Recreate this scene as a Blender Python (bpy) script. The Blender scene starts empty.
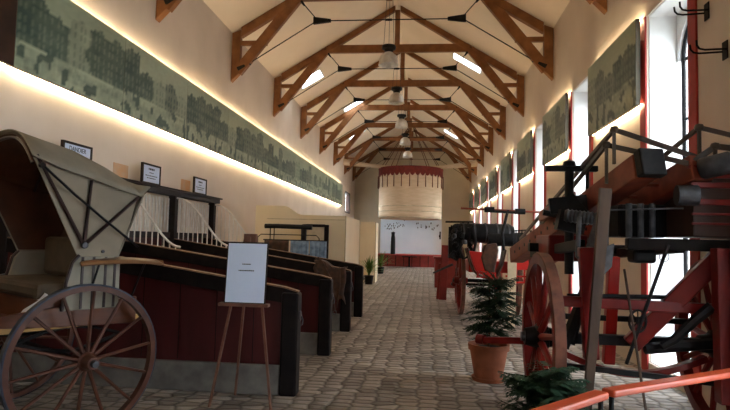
import bpy, bmesh, math, random
from mathutils import Vector, Matrix, noise
random.seed(7)
PI = math.pi
R_ = math.radians
scene = bpy.context.scene
COL = scene.collection

# ------------------------------------------------------------------ camera
cam_d = bpy.data.cameras.new('camera')
cam = bpy.data.objects.new('camera', cam_d)
COL.objects.link(cam)
scene.camera = cam
cam_d.sensor_width = 36.0
cam_d.sensor_fit = 'HORIZONTAL'
cam_d.lens = 36.0 * 568.0 / 730.0
cam_d.clip_end = 300
YAW, PITCH, ROLL = .107, .061, .024
fw = Vector((-math.sin(YAW) * math.cos(PITCH), math.cos(YAW) * math.cos(PITCH), math.sin(PITCH)))
rt = Vector((math.cos(YAW), math.sin(YAW), 0))
up = rt.cross(fw)
r2 = rt * math.cos(ROLL) + up * math.sin(ROLL)
u2 = up * math.cos(ROLL) - rt * math.sin(ROLL)
mm = Matrix(((r2.x, u2.x, -fw.x, 0), (r2.y, u2.y, -fw.y, 0), (r2.z, u2.z, -fw.z, 1.6), (0, 0, 0, 1)))
cam.matrix_world = mm

# ------------------------------------------------------------------ world, exposure
world = bpy.data.worlds.new('sky')
scene.world = world
world.use_nodes = True
wn = world.node_tree
bg = wn.nodes['Background']
bg.inputs['Color'].default_value = (.84, .92, 1.0, 1)
bg.inputs['Strength'].default_value = 10.0
vs = scene.view_settings
vs.view_transform = 'Standard'
vs.look = 'None'
vs.gamma = 1
vs.use_curve_mapping = False
vs.exposure = 0.88
LED = 30.0

# ------------------------------------------------------------------ materials
def nodes_of(m):
    m.use_nodes = True
    return m.node_tree.nodes, m.node_tree.links

def mat(name, col, rough=.6, col2=None, scale=6.0, stretch=(1, 1, 1), metal=0.0, bump=0.0, detail=4, coords='Object', spec=.25, mid=(.35, .65)):
    m = bpy.data.materials.new(name)
    n, l = nodes_of(m)
    p = n['Principled BSDF']
    p.inputs['Roughness'].default_value = rough
    p.inputs['Metallic'].default_value = metal
    p.inputs['Specular IOR Level'].default_value = spec
    if col2 is None:
        col2 = tuple(c * .78 for c in col)
    if coords == 'World':
        g = n.new('ShaderNodeNewGeometry'); src = g.outputs['Position']
    else:
        g = n.new('ShaderNodeTexCoord'); src = g.outputs['Object']
    mp = n.new('ShaderNodeMapping'); mp.inputs['Scale'].default_value = stretch
    l.new(src, mp.inputs['Vector'])
    nz = n.new('ShaderNodeTexNoise'); nz.inputs['Scale'].default_value = scale; nz.inputs['Detail'].default_value = detail
    l.new(mp.outputs['Vector'], nz.inputs['Vector'])
    r = n.new('ShaderNodeValToRGB')
    r.color_ramp.elements[0].position = mid[0]; r.color_ramp.elements[0].color = (*col2, 1)
    r.color_ramp.elements[1].position = mid[1]; r.color_ramp.elements[1].color = (*col, 1)
    l.new(nz.outputs['Fac'], r.inputs['Fac'])
    l.new(r.outputs['Color'], p.inputs['Base Color'])
    if bump:
        b = n.new('ShaderNodeBump'); b.inputs['Strength'].default_value = bump; b.inputs['Distance'].default_value = .01
        l.new(nz.outputs['Fac'], b.inputs['Height']); l.new(b.outputs['Normal'], p.inputs['Normal'])
    return m

def emit(name, col, s):
    m = bpy.data.materials.new(name)
    n, l = nodes_of(m)
    n.remove(n['Principled BSDF'])
    e = n.new('ShaderNodeEmission'); e.inputs['Color'].default_value = (*col, 1); e.inputs['Strength'].default_value = s
    l.new(e.outputs[0], n['Material Output'].inputs[0])
    return m

def brick_mat(name, c1, c2, mortar, bw, rh, ms, rough=.8, vec='XY', bump=.5, distort=.0, offset=.5):
    m = bpy.data.materials.new(name)
    n, l = nodes_of(m)
    p = n['Principled BSDF']; p.inputs['Roughness'].default_value = rough
    g = n.new('ShaderNodeNewGeometry')
    sx = n.new('ShaderNodeSeparateXYZ'); l.new(g.outputs['Position'], sx.inputs[0])
    cx = n.new('ShaderNodeCombineXYZ')
    l.new(sx.outputs[vec[0]], cx.inputs[0]); l.new(sx.outputs[vec[1]], cx.inputs[1])
    src = cx.outputs[0]
    if distort:
        nz = n.new('ShaderNodeTexNoise'); nz.inputs['Scale'].default_value = 3.5; nz.inputs['Detail'].default_value = 2
        l.new(src, nz.inputs['Vector'])
        sub = n.new('ShaderNodeVectorMath'); sub.operation = 'SUBTRACT'; sub.inputs[1].default_value = (.5, .5, .5)
        l.new(nz.outputs['Color'], sub.inputs[0])
        sc = n.new('ShaderNodeVectorMath'); sc.operation = 'SCALE'; sc.inputs['Scale'].default_value = distort
        l.new(sub.outputs[0], sc.inputs[0])
        ad = n.new('ShaderNodeVectorMath'); ad.operation = 'ADD'
        l.new(src, ad.inputs[0]); l.new(sc.outputs[0], ad.inputs[1]); src = ad.outputs[0]
    b = n.new('ShaderNodeTexBrick')
    b.inputs['Color1'].default_value = (*c1, 1); b.inputs['Color2'].default_value = (*c2, 1); b.inputs['Mortar'].default_value = (*mortar, 1)
    b.inputs['Scale'].default_value = 1; b.inputs['Brick Width'].default_value = bw; b.inputs['Row Height'].default_value = rh
    b.inputs['Mortar Size'].default_value = ms; b.inputs['Mortar Smooth'].default_value = .6; b.inputs['Bias'].default_value = 0
    b.offset = offset
    l.new(src, b.inputs['Vector'])
    n2 = n.new('ShaderNodeTexNoise'); n2.inputs['Scale'].default_value = 1.3; n2.inputs['Detail'].default_value = 6
    l.new(g.outputs['Position'], n2.inputs['Vector'])
    r = n.new('ShaderNodeValToRGB'); r.color_ramp.elements[0].position = .3; r.color_ramp.elements[0].color = (.6, .58, .55, 1)
    r.color_ramp.elements[1].position = .7; r.color_ramp.elements[1].color = (1.15, 1.12, 1.1, 1)
    l.new(n2.outputs['Fac'], r.inputs['Fac'])
    mx = n.new('ShaderNodeMix'); mx.data_type = 'RGBA'; mx.blend_type = 'MULTIPLY'; mx.inputs['Factor'].default_value = 1
    l.new(b.outputs['Color'], mx.inputs['A']); l.new(r.outputs['Color'], mx.inputs['B'])
    l.new(mx.outputs['Result'], p.inputs['Base Color'])
    if bump:
        n3 = n.new('ShaderNodeTexNoise'); n3.inputs['Scale'].default_value = 14; n3.inputs['Detail'].default_value = 3
        l.new(g.outputs['Position'], n3.inputs['Vector'])
        ma = n.new('ShaderNodeMath'); ma.operation = 'MULTIPLY_ADD'; ma.inputs[1].default_value = -1.0
        l.new(b.outputs['Fac'], ma.inputs[0]); l.new(n3.outputs['Fac'], ma.inputs[2])
        bp = n.new('ShaderNodeBump'); bp.inputs['Strength'].default_value = bump; bp.inputs['Distance'].default_value = .02
        l.new(ma.outputs[0], bp.inputs['Height']); l.new(bp.outputs['Normal'], p.inputs['Normal'])
    return m

def cobble_mat():
    m = bpy.data.materials.new('worn_cobbles')
    n, l = nodes_of(m)
    p = n['Principled BSDF']; p.inputs['Roughness'].default_value = .5
    g = n.new('ShaderNodeNewGeometry')
    mp = n.new('ShaderNodeMapping'); mp.inputs['Scale'].default_value = (4.9, 7.6, 0)
    l.new(g.outputs['Position'], mp.inputs['Vector'])
    v1 = n.new('ShaderNodeTexVoronoi'); v1.feature = 'F1'; v1.voronoi_dimensions = '2D'; v1.inputs['Scale'].default_value = 1; v1.inputs['Randomness'].default_value = .42
    v2 = n.new('ShaderNodeTexVoronoi'); v2.feature = 'DISTANCE_TO_EDGE'; v2.voronoi_dimensions = '2D'; v2.inputs['Scale'].default_value = 1; v2.inputs['Randomness'].default_value = .42
    l.new(mp.outputs[0], v1.inputs['Vector']); l.new(mp.outputs[0], v2.inputs['Vector'])
    sp = n.new('ShaderNodeSeparateXYZ'); l.new(v1.outputs['Color'], sp.inputs[0])
    r = n.new('ShaderNodeValToRGB'); r.color_ramp.elements[0].color = (.20, .17, .145, 1); r.color_ramp.elements[1].color = (.46, .41, .36, 1)
    l.new(sp.outputs[0], r.inputs['Fac'])
    e = n.new('ShaderNodeValToRGB'); e.color_ramp.elements[0].position = .02; e.color_ramp.elements[1].position = .14
    e.color_ramp.elements[0].color = (.32, .30, .27, 1); e.color_ramp.elements[1].color = (1, 1, 1, 1)
    l.new(v2.outputs['Distance'], e.inputs['Fac'])
    n2 = n.new('ShaderNodeTexNoise'); n2.inputs['Scale'].default_value = .9; n2.inputs['Detail'].default_value = 6
    l.new(g.outputs['Position'], n2.inputs['Vector'])
    r2 = n.new('ShaderNodeValToRGB'); r2.color_ramp.elements[0].position = .3; r2.color_ramp.elements[0].color = (.62, .58, .54, 1)
    r2.color_ramp.elements[1].position = .7; r2.color_ramp.elements[1].color = (1.1, 1.08, 1.06, 1); l.new(n2.outputs['Fac'], r2.inputs['Fac'])
    a = n.new('ShaderNodeMix'); a.data_type = 'RGBA'; a.blend_type = 'MULTIPLY'; a.inputs['Factor'].default_value = 1
    c = n.new('ShaderNodeMix'); c.data_type = 'RGBA'; c.blend_type = 'MULTIPLY'; c.inputs['Factor'].default_value = 1
    l.new(r.outputs[0], a.inputs['A']); l.new(e.outputs[0], a.inputs['B']); l.new(a.outputs['Result'], c.inputs['A']); l.new(r2.outputs[0], c.inputs['B'])
    l.new(c.outputs['Result'], p.inputs['Base Color'])
    n3 = n.new('ShaderNodeTexNoise'); n3.inputs['Scale'].default_value = 12; l.new(g.outputs['Position'], n3.inputs['Vector'])
    sm = n.new('ShaderNodeMapRange'); sm.inputs['From Max'].default_value = .25; l.new(v2.outputs['Distance'], sm.inputs['Value'])
    ad = n.new('ShaderNodeMath'); ad.operation = 'MULTIPLY_ADD'; ad.inputs[1].default_value = .35; l.new(n3.outputs['Fac'], ad.inputs[0]); l.new(sm.outputs[0], ad.inputs[2])
    bp = n.new('ShaderNodeBump'); bp.inputs['Strength'].default_value = .8; bp.inputs['Distance'].default_value = .025
    l.new(ad.outputs[0], bp.inputs['Height']); l.new(bp.outputs['Normal'], p.inputs['Normal'])
    return m

M = {}
M['plaster'] = mat('cream_plaster', (.72, .62, .52), .9, (.65, .55, .45), 1.2, bump=.15, coords='World', mid=(.3, .7))
M['plaster_grey'] = mat('far_wall_plaster', (.66, .58, .43), .9, (.60, .52, .38), 1.0, coords='World')
M['ceiling'] = mat('ceiling_plaster', (.84, .72, .57), .9, (.79, .67, .52), 1.0, coords='World')
M['reveal'] = mat('white_reveal', (.82, .82, .80), .8, (.74, .74, .72), 2.0, coords='World')
M['oak'] = mat('oak_beam', (.25, .105, .036), .55, (.16, .062, .02), 3.5, (1, 1, 1), bump=.2, coords='World')
M['iron'] = mat('black_iron', (.010, .010, .011), .5, (.018, .016, .016), 12, spec=.12)
M['cobble'] = cobble_mat()
M['brick'] = brick_mat('outside_brick', (.20, .10, .08), (.16, .08, .06), (.24, .2, .18), .24, .08, .01, .9, vec='YZ', bump=0)
M['brick_x'] = brick_mat('outside_brick_front', (.55, .30, .24), (.48, .25, .2), (.6, .55, .5), .24, .08, .01, .9, vec='XZ', bump=0)
M['ground'] = mat('outside_gravel', (.55, .52, .48), .95, (.45, .43, .4), 4, coords='World')
M['red_trim'] = mat('red_paint_trim', (.42, .035, .03), .5, (.33, .028, .022), 5, coords='World')
M['led'] = emit('warm_led', (1.0, .77, .47), LED)
M['panel_side'] = mat('panel_edge', (.12, .10, .07), .6)
M['dark_board'] = mat('dark_brown_board', (.05, .022, .014), .5, (.03, .014, .01), 5)
M['stall_red'] = mat('stall_red_boards', (.060, .007, .007), .5, (.04, .005, .005), 5, (1, 1, .2), coords='World')
M['stall_black'] = mat('stall_black_rail', (.008, .006, .006), .45, (.014, .010, .009), 8, spec=.08)
M['worn'] = mat('worn_oak_edge', (.30, .17, .09), .5, (.16, .09, .05), 10)
M['concrete'] = mat('concrete_plinth', (.16, .145, .125), .85, (.10, .09, .08), 6, bump=.2)
M['white_iron'] = mat('white_painted_iron', (.72, .68, .62), .5, (.6, .56, .5), 8)
M['paper'] = mat('white_paper', (.66, .73, .88), .6, (.60, .68, .84), 2)
M['ink'] = mat('dark_ink', (.03, .03, .045), .7)
M['sign_frame'] = mat('dark_frame', (.025, .017, .015), .5, spec=.12)
M['patch'] = mat('orange_plaster_patch', (.66, .36, .18), .9, (.6, .42, .28), 7)
M['cream_panel'] = mat('cream_panel', (.74, .62, .42), .7, (.70, .58, .39), 1.5)
M['cream_edge'] = mat('cream_edge', (.55, .45, .30), .7)
M['canopy'] = mat('canopy_cloth', (.68, .52, .36), .85, (.6, .45, .30), 2, (1, 1, 6))
M['red_cloth'] = mat('red_cloth', (.17, .025, .017), .8, (.12, .018, .013), 6)
M['tassel'] = mat('tassel_brown', (.14, .05, .03), .8)
M['board_white'] = mat('white_backdrop', (.80, .86, .92), .6, (.72, .80, .88), .8)
M['red_low'] = mat('red_platform', (.22, .025, .02), .5, (.16, .02, .015), 4)
M['lamp_alu'] = mat('ribbed_aluminium', (.70, .68, .64), .3, (.55, .53, .50), 10, metal=.3)
M['black'] = mat('black_plastic', (.010, .010, .011), .45, spec=.2)
M['wheel_brown'] = mat('varnished_wheel', (.085, .028, .014), .4, (.055, .018, .010), 8)
M['tyre'] = mat('tyre_iron', (.05, .06, .085), .4, (.03, .035, .05), 12, metal=.4)
M['hood'] = mat('hood_canvas', (.24, .21, .155), .85, (.20, .175, .13), 5)
M['hood_side'] = mat('hood_side_canvas', (.26, .215, .155), .85, (.22, .18, .13), 5)
M['lining'] = mat('brown_leather_lining', (.085, .032, .014), .6, (.05, .02, .010), 4)
M['rib'] = mat('dark_rib', (.03, .013, .011), .4)
M['body_cream'] = mat('carriage_cream', (.27, .235, .175), .5, (.22, .19, .14), 6)
M['cushion'] = mat('seat_cushion', (.085, .06, .038), .8, (.06, .043, .026), 6)
M['body_brown'] = mat('varnished_panel', (.12, .04, .018), .3, (.08, .026, .012), 5, (1, 1, 4))
M['shaft'] = mat('light_ash_shaft', (.48, .28, .08), .4, (.36, .2, .06), 8)
M['fender'] = mat('mudguard_wood', (.22, .105, .045), .35, (.13, .06, .028), 6)
M['easel'] = mat('easel_wood', (.17, .075, .045), .5, (.11, .045, .028), 8)
M['terracotta'] = mat('terracotta', (.31, .095, .045), .7, (.23, .07, .032), 7)
M['soil'] = mat('soil', (.03, .02, .014), .95, bump=.5)
M['conifer'] = mat('conifer_green', (.022, .055, .026), .65, (.012, .03, .016), 18)
M['palm'] = mat('palm_green', (.12, .22, .035), .6, (.06, .13, .025), 9)
M['bark'] = mat('bark', (.09, .05, .03), .9)
M['engine_red'] = mat('engine_red_paint', (.46, .02, .014), .3, (.36, .015, .011), 4)
M['wagon_red'] = mat('wagon_red_paint', (.20, .010, .007), .38, (.12, .008, .006), 4)
M['ladder_wood'] = mat('ladder_red_brown', (.27, .06, .03), .45, (.17, .035, .02), 7)
M['grey_wood'] = mat('weathered_pole', (.095, .058, .038), .5, (.05, .032, .024), 8, (1, 1, .3))
M['steel'] = mat('dull_steel', (.09, .09, .095), .45, (.05, .05, .055), 12, metal=.5)
M['rail_brown'] = mat('folding_rail', (.07, .052, .038), .45, (.07, .05, .038), 9)
M['barrier'] = mat('orange_red_handrail', (.50, .075, .025), .32, (.40, .055, .02), 3)
M['blue_cloth'] = mat('blue_quilt', (.25, .36, .50), .8, (.13, .19, .28), 9)
M['leather'] = mat('brown_harness_leather', (.085, .036, .018), .5, (.035, .018, .012), 9)
M['tread'] = mat('worn_red_tread', (.17, .06, .035), .6, (.09, .035, .022), 9)
M['mirror'] = mat('old_mirror', (.62, .50, .34), .3)
M['cream_board'] = mat('cream_board', (.60, .50, .34), .7)
M['sky_glass'] = None

def glass_mat():
    m = bpy.data.materials.new('window_glass')
    n, l = nodes_of(m)
    n.remove(n['Principled BSDF'])
    t = n.new('ShaderNodeBsdfTransparent'); t.inputs['Color'].default_value = (.93, .95, .96, 1)
    g = n.new('ShaderNodeBsdfGlossy'); g.inputs['Roughness'].default_value = .05
    mx = n.new('ShaderNodeMixShader'); mx.inputs[0].default_value = .06
    l.new(t.outputs[0], mx.inputs[1]); l.new(g.outputs[0], mx.inputs[2])
    l.new(mx.outputs[0], n['Material Output'].inputs[0])
    return m
M['glass'] = glass_mat()

def vcol_mat():
    m = bpy.data.materials.new('printed_old_photograph')
    n, l = nodes_of(m)
    p = n['Principled BSDF']; p.inputs['Roughness'].default_value = .45
    a = n.new('ShaderNodeAttribute'); a.attribute_name = 'print'
    l.new(a.outputs['Color'], p.inputs['Base Color'])
    return m
M['print'] = vcol_mat()

# ------------------------------------------------------------------ mesh builder
class MB:
    def __init__(s):
        s.v = []; s.f = []; s.mi = []; s.cur = 0
    def add(s, vs_, fs):
        o = len(s.v); s.v += [tuple(v) for v in vs_]
        s.f += [tuple(i + o for i in f) for f in fs]; s.mi += [s.cur] * len(fs)
        return s
    def box(s, x0, x1, y0, y1, z0, z1):
        v = [(x0, y0, z0), (x1, y0, z0), (x1, y1, z0), (x0, y1, z0), (x0, y0, z1), (x1, y0, z1), (x1, y1, z1), (x0, y1, z1)]
        return s.add(v, [(3, 2, 1, 0), (4, 5, 6, 7), (0, 1, 5, 4), (1, 2, 6, 5), (2, 3, 7, 6), (3, 0, 4, 7)])
    def beam(s, p0, p1, w, h, upv=(0, 0, 1), w1=None, h1=None):
        p0 = Vector(p0); p1 = Vector(p1); d = (p1 - p0).normalized(); upv = Vector(upv)
        side = d.cross(upv)
        if side.length < 1e-4: side = d.cross(Vector((1, 0, 0)))
        side.normalize(); u = side.cross(d)
        w1 = w if w1 is None else w1; h1 = h if h1 is None else h1
        v = []
        for p, ww, hh in ((p0, w, h), (p1, w1, h1)):
            for a, b in ((-1, -1), (1, -1), (1, 1), (-1, 1)):
                v.append(p + side * a * ww / 2 + u * b * hh / 2)
        return s.add(v, [(3, 2, 1, 0), (4, 5, 6, 7), (0, 1, 5, 4), (1, 2, 6, 5), (2, 3, 7, 6), (3, 0, 4, 7)])
    def tube(s, pts, r, seg=8, r1=None):
        pts = [Vector(p) for p in pts]; n = len(pts); rings = []
        prev = None
        for i, p in enumerate(pts):
            d = (pts[min(i + 1, n - 1)] - pts[max(i - 1, 0)]).normalized()
            if prev is None:
                a = d.cross(Vector((0, 0, 1)))
                if a.length < 1e-3: a = d.cross(Vector((1, 0, 0)))
            else:
                a = prev - d * prev.dot(d)
            a.normalize(); prev = a; b = d.cross(a)
            rr = r if r1 is None else r + (r1 - r) * i / (n - 1)
            rings.append([p + (a * math.cos(2 * PI * k / seg) + b * math.sin(2 * PI * k / seg)) * rr for k in range(seg)])
        v = [q for ring in rings for q in ring]; f = []
        for i in range(n - 1):
            for k in range(seg):
                f.append((i * seg + k, i * seg + (k + 1) % seg, (i + 1) * seg + (k + 1) % seg, (i + 1) * seg + k))
        f.append(tuple(range(seg))[::-1]); f.append(tuple((n - 1) * seg + k for k in range(seg)))
        return s.add(v, f)
    def lathe(s, prof, c=(0, 0, 0), axis=(0, 0, 1), seg=24, closed=False):
        c = Vector(c); ax = Vector(axis).normalized()
        a = ax.cross(Vector((0, 0, 1)))
        if a.length < 1e-3: a = Vector((1, 0, 0))
        a.normalize(); b = ax.cross(a)
        v = []; f = []; n = len(prof)
        for r, z in prof:
            for k in range(seg):
                t = 2 * PI * k / seg
                v.append(c + ax * z + (a * math.cos(t) + b * math.sin(t)) * r)
        m = n if closed else n - 1
        for i in range(m):
            j = (i + 1) % n
            for k in range(seg):
                f.append((i * seg + k, i * seg + (k + 1) % seg, j * seg + (k + 1) % seg, j * seg + k))
        if not closed:
            if prof[0][0] > 1e-6: f.append(tuple(range(seg))[::-1])
            if prof[-1][0] > 1e-6: f.append(tuple((n - 1) * seg + k for k in range(seg)))
        return s.add(v, f)
    def prism(s, poly, org, ex, ey, t):
        """polygon (a,b) in plane org+a*ex+b*ey, thickness vector t"""
        org = Vector(org); ex = Vector(ex); ey = Vector(ey); t = Vector(t); n = len(poly)
        v = [org + ex * a + ey * b for a, b in poly] + [org + ex * a + ey * b + t for a, b in poly]
        f = [tuple(range(n))[::-1], tuple(range(n, 2 * n))]
        for i in range(n):
            f.append((i, (i + 1) % n, (i + 1) % n + n, i + n))
        return s.add(v, f)
    def grid(s, rows):
        n = len(rows); m = len(rows[0])
        v = [p for r in rows for p in r]
        f = [(i * m + j, i * m + j + 1, (i + 1) * m + j + 1, (i + 1) * m + j) for i in range(n - 1) for j in range(m - 1)]
        return s.add(v, f)
    def build(s, name, m, parent=None, smooth=False, bevel=0, solid=0, loc=None):
        me = bpy.data.meshes.new(name)
        me.from_pydata(s.v, [], s.f)
        ms = m if isinstance(m, (list, tuple)) else [m]
        for q in ms: me.materials.append(q)
        for p, i in zip(me.polygons, s.mi): p.material_index = i
        bm = bmesh.new(); bm.from_mesh(me)
        bmesh.ops.remove_doubles(bm, verts=bm.verts, dist=1e-5)
        bmesh.ops.recalc_face_normals(bm, faces=bm.faces)
        if smooth:
            for fc in bm.faces: fc.smooth = True
            for e in bm.edges:
                if len(e.link_faces) == 2 and e.calc_face_angle(0) > R_(38): e.smooth = False
        bm.to_mesh(me); bm.free()
        o = bpy.data.objects.new(name, me)
        COL.objects.link(o)
        if parent: o.parent = parent
        if loc: o.location = loc
        if solid:
            md = o.modifiers.new('solid', 'SOLIDIFY'); md.thickness = solid; md.offset = 0
        if bevel:
            md = o.modifiers.new('bevel', 'BEVEL'); md.width = bevel; md.segments = 2; md.limit_method = 'ANGLE'
        return o

def tag(o, label=None, cat=None, group=None, kind=None):
    if label: o['label'] = label
    if cat: o['category'] = cat
    if group: o['group'] = group
    if kind: o['kind'] = kind
    return o
def thing(name, label, cat, loc=(0, 0, 0), rz=0, group=None):
    o = bpy.data.objects.new(name, None); COL.objects.link(o)
    o.location = loc; o.rotation_euler = (0, 0, rz); o.empty_display_size = .2
    return tag(o, label, cat, group)
def copy_tree(o, parent=None):
    c = o.copy(); COL.objects.link(c)
    if parent: c.parent = parent
    for ch in list(o.children): copy_tree(ch, c)
    return c
def struct(o): o['kind'] = 'structure'; return o

# ------------------------------------------------------------------ room shell
XL, XR, Y0, Y1 = -4.8, 2.87, -3.0, 38.0
XC = (XL + XR) / 2
ZW = 6.6; ZR = ZW + .6 * (XR - XC)
b = MB(); b.box(XL - .3, XR + .5, Y0 - .3, Y1 + .3, -.2, 0)
struct(b.build('floor', M['cobble']))
b = MB(); b.box(-60, 60, -60, 100, -.6, -.3)
struct(b.build('trim_1', M['ground']))          # ground outside
# left wall with a far window
b = MB()
WL = (33.4, 35.8, 3.2, 4.5)
b.box(XL - .3, XL, Y0, WL[0], 0, ZW + .1); b.box(XL - .3, XL, WL[1], Y1 + .3, 0, ZW + .1)
b.box(XL - .3, XL, WL[0], WL[1], 0, WL[2]); b.box(XL - .3, XL, WL[0], WL[1], WL[3], ZW + .1)
struct(b.build('wall_left', M['plaster']))
# right wall: piers, lintels and sills around tall openings
PITCHY = 3.83
wins = [(6.5 + PITCHY * k, 7.72 + PITCHY * k) for k in range(-2, 8)]
ZS, ZL = .12, 4.65; TW = .5
b = MB()
ys = [Y0] + [v for w in wins for v in w] + [Y1 + .3]
for i in range(0, len(ys), 2):
    b.box(XR, XR + TW, ys[i], ys[i + 1], 0, ZW + .1)
for a, c in wins:
    b.box(XR, XR + TW, a, c, 0, ZS); b.box(XR, XR + TW, a, c, ZL, ZW + .1)
struct(b.build('wall_right', M['plaster']))
tn = 2
for k, (a, c) in enumerate(wins):
    # white plaster lining of the reveal
    b = MB(); t = .012
    b.box(XR + .03, XR + TW, a, a + t, ZS, ZL); b.box(XR + .03, XR + TW, c - t, c, ZS, ZL)
    b.box(XR + .03, XR + TW, a + t, c - t, ZL - t, ZL); b.box(XR + .03, XR + TW, a + t, c - t, ZS, ZS + t)
    struct(b.build('trim_%d' % tn, M['reveal'])); tn += 1
    for q0, q1 in ((a - .19, a), (c, c + .19)):
        b = MB(); b.box(XR - .025, XR, q0, q1, 0, ZL)
        struct(b.build('trim_%d' % tn, M['red_trim'], bevel=.006)); tn += 1
    # arched iron window
    w = thing('window_%d' % (k + 1), None, None, (XR + .42, (a + c) / 2, ZS)); w['kind'] = 'structure'
    hw = (c - a) / 2 - .013; H = ZL - ZS - .013; spr = H - .62
    def arc(rw, top):
        return [(rw * math.cos(PI * i / 14), spr + (top - spr) * math.sin(PI * i / 14)) for i in range(15)]
    outer = [(hw, 0)] + [(hw, H)] + [(-hw, H)] + [(-hw, 0)]
    b = MB()
    # spandrel above the arch
    arcp = arc(hw - .05, H - .06)
    for i in range(14):
        (x0, z0), (x1, z1) = arcp[i], arcp[i + 1]
        b.prism([(x0, z0), (x0, H), (x1, H), (x1, z1)], (-.05, 0, 0), (0, 1, 0), (0, 0, 1), (.1, 0, 0))
    b.prism([(hw - .05, spr), (hw, spr), (hw, H), (hw - .05, H)], (-.05, 0, 0), (0, 1, 0), (0, 0, 1), (.1, 0, 0))
    b.prism([(-hw + .05, spr), (-hw, spr), (-hw, H), (-hw + .05, H)], (-.05, 0, 0), (0, 1, 0), (0, 0, 1), (.1, 0, 0))
    b.build('spandrel', M['reveal'], w)
    b = MB()
    arcm = arc(hw - .08, H - .09)
    pts = [(0, hw - .08, .03)] + [(0, p[0], p[1]) for p in arcm] + [(0, -hw + .08, .03)]
    b.tube(pts, .028, 6)
    b.box(-.03, .03, -hw + .05, hw - .05, .012, .07)
    b.build('window_frame', M['iron'], w)
    b = MB()
    b.box(-.015, .015, -.015, .015, .05, H - .1)
    for j in range(1, 6):
        z = spr * j / 5
        b.box(-.013, .013, -hw + .06, hw - .06, z - .015, z + .015)
    b.build('glazing_bars', M['iron'], w)
    b = MB()
    b.prism([(hw - .07, .04), (hw - .07, spr)] + arcm[1:-1] + [(-hw + .07, spr), (-hw + .07, .04)], (-.004, 0, 0), (0, 1, 0), (0, 0, 1), (.008, 0, 0))
    b.build('pane', M['glass'], w)
# left far window
w = thing('window_11', None, None, (XL - .2, (WL[0] + WL[1]) / 2, WL[2])); w['kind'] = 'structure'
b = MB(); hw = (WL[1] - WL[0]) / 2; H = WL[3] - WL[2]
for q in (-1, 1): b.box(-.03, .19, min(q * hw, q * (hw - .35)), max(q * hw, q * (hw - .35)), 0, H)
b.box(-.03, .19, -hw + .35, hw - .35, 0, .09); b.box(-.03, .19, -hw + .35, hw - .35, H - .09, H); b.box(-.02, .02, -.03, .03, .09, H - .09)
b.build('window_frame', M['dark_board'], w)
b = MB(); b.box(-.005, .005, -hw + .08, hw - .08, .08, H - .08); b.build('pane', M['glass'], w)
# far wall and the wall behind the camera
def gable(y0, y1, name, m):
    b = MB()
    b.prism([(XL - .3, 0), (XR + .5, 0), (XR + .5, ZW), (XR, ZW), (XC, ZR), (XL, ZW), (XL - .3, ZW)], (0, y0, 0), (1, 0, 0), (0, 0, 1), (0, y1 - y0, 0))
    return struct(b.build(name, m))
gable(Y1, Y1 + .3, 'wall_back', M['plaster_grey'])
# unseen wall behind the camera; glazed entrance added to supply cool front light
b = MB(); DX0, DX1, DZ = -1.3, -.2, 2.1
b.box(XL - .3, DX0, Y0 - .3, Y0, 0, ZW); b.box(DX1, XR + .5, Y0 - .3, Y0, 0, ZW); b.box(DX0, DX1, Y0 - .3, Y0, DZ, ZW)
b.prism([(XL - .3, ZW), (XR + .5, ZW), (XR, ZW + .001), (XC, ZR), (XL, ZW + .001)], (0, Y0 - .3, 0), (1, 0, 0), (0, 0, 1), (0, .3, 0))
struct(b.build('wall_front', M['plaster']))
dr = thing('added_door_1', None, None, ((DX0 + DX1) / 2, Y0 - .15, 0)); dr['kind'] = 'structure'
b = MB(); hw = (DX1 - DX0) / 2
for x in (-hw + .04, -hw / 2, 0, hw / 2, hw - .04): b.box(x - .04, x + .04, -.04, .04, 0, DZ)
for z in (.05, 1.3, DZ - .04): b.box(-hw, hw, -.035, .035, z - .04, z + .04)
b.build('added_door_frame', M['red_trim'], dr)
b = MB(); b.box(-hw + .02, hw - .02, -.004, .004, .05, DZ - .03); b.build('pane', M['glass'], dr)
# ceiling slopes with openings for the roof windows
skyL = [(18.55, 19.4, -4.42, -3.62), (24.3, 24.9, -3.7, -2.85), (29.5, 30.3, -4.2, -3.3)]
skyR = [(18.55, 19.15, .80, 1.78), (31.1, 31.75, .9, 1.72)]
def slope(side, sk):
    b = MB(); t = .12
    def P(x, y, dz=0):
        z = ZW + .6 * ((x - XL) if side < 0 else (XR - x)); return (x, y, z + dz)
    xs0, xs1 = (XL - .3, XC) if side < 0 else (XC, XR + .5)
    def slab(xa, xb, ya, yb):
        v = [P(xa, ya), P(xb, ya), P(xb, yb), P(xa, yb), P(xa, ya, t), P(xb, ya, t), P(xb, yb, t), P(xa, yb, t)]
        b.add(v, [(3, 2, 1, 0), (4, 5, 6, 7), (0, 1, 5, 4), (1, 2, 6, 5), (2, 3, 7, 6), (3, 0, 4, 7)])
    y = Y0 - .3
    for (ya, yb, xa, xb) in sk:
        slab(xs0, xs1, y, ya); slab(xs0, xa, ya, yb); slab(xb, xs1, ya, yb); y = yb
    slab(xs0, xs1, y, Y1 + .3)
    return b, P
b, PLft = slope(-1, skyL); struct(b.build('ceiling', M['ceiling']))
b, PRgt = slope(1, skyR); struct(b.build('ceiling', M['ceiling']))
wn_ = 12
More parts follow.
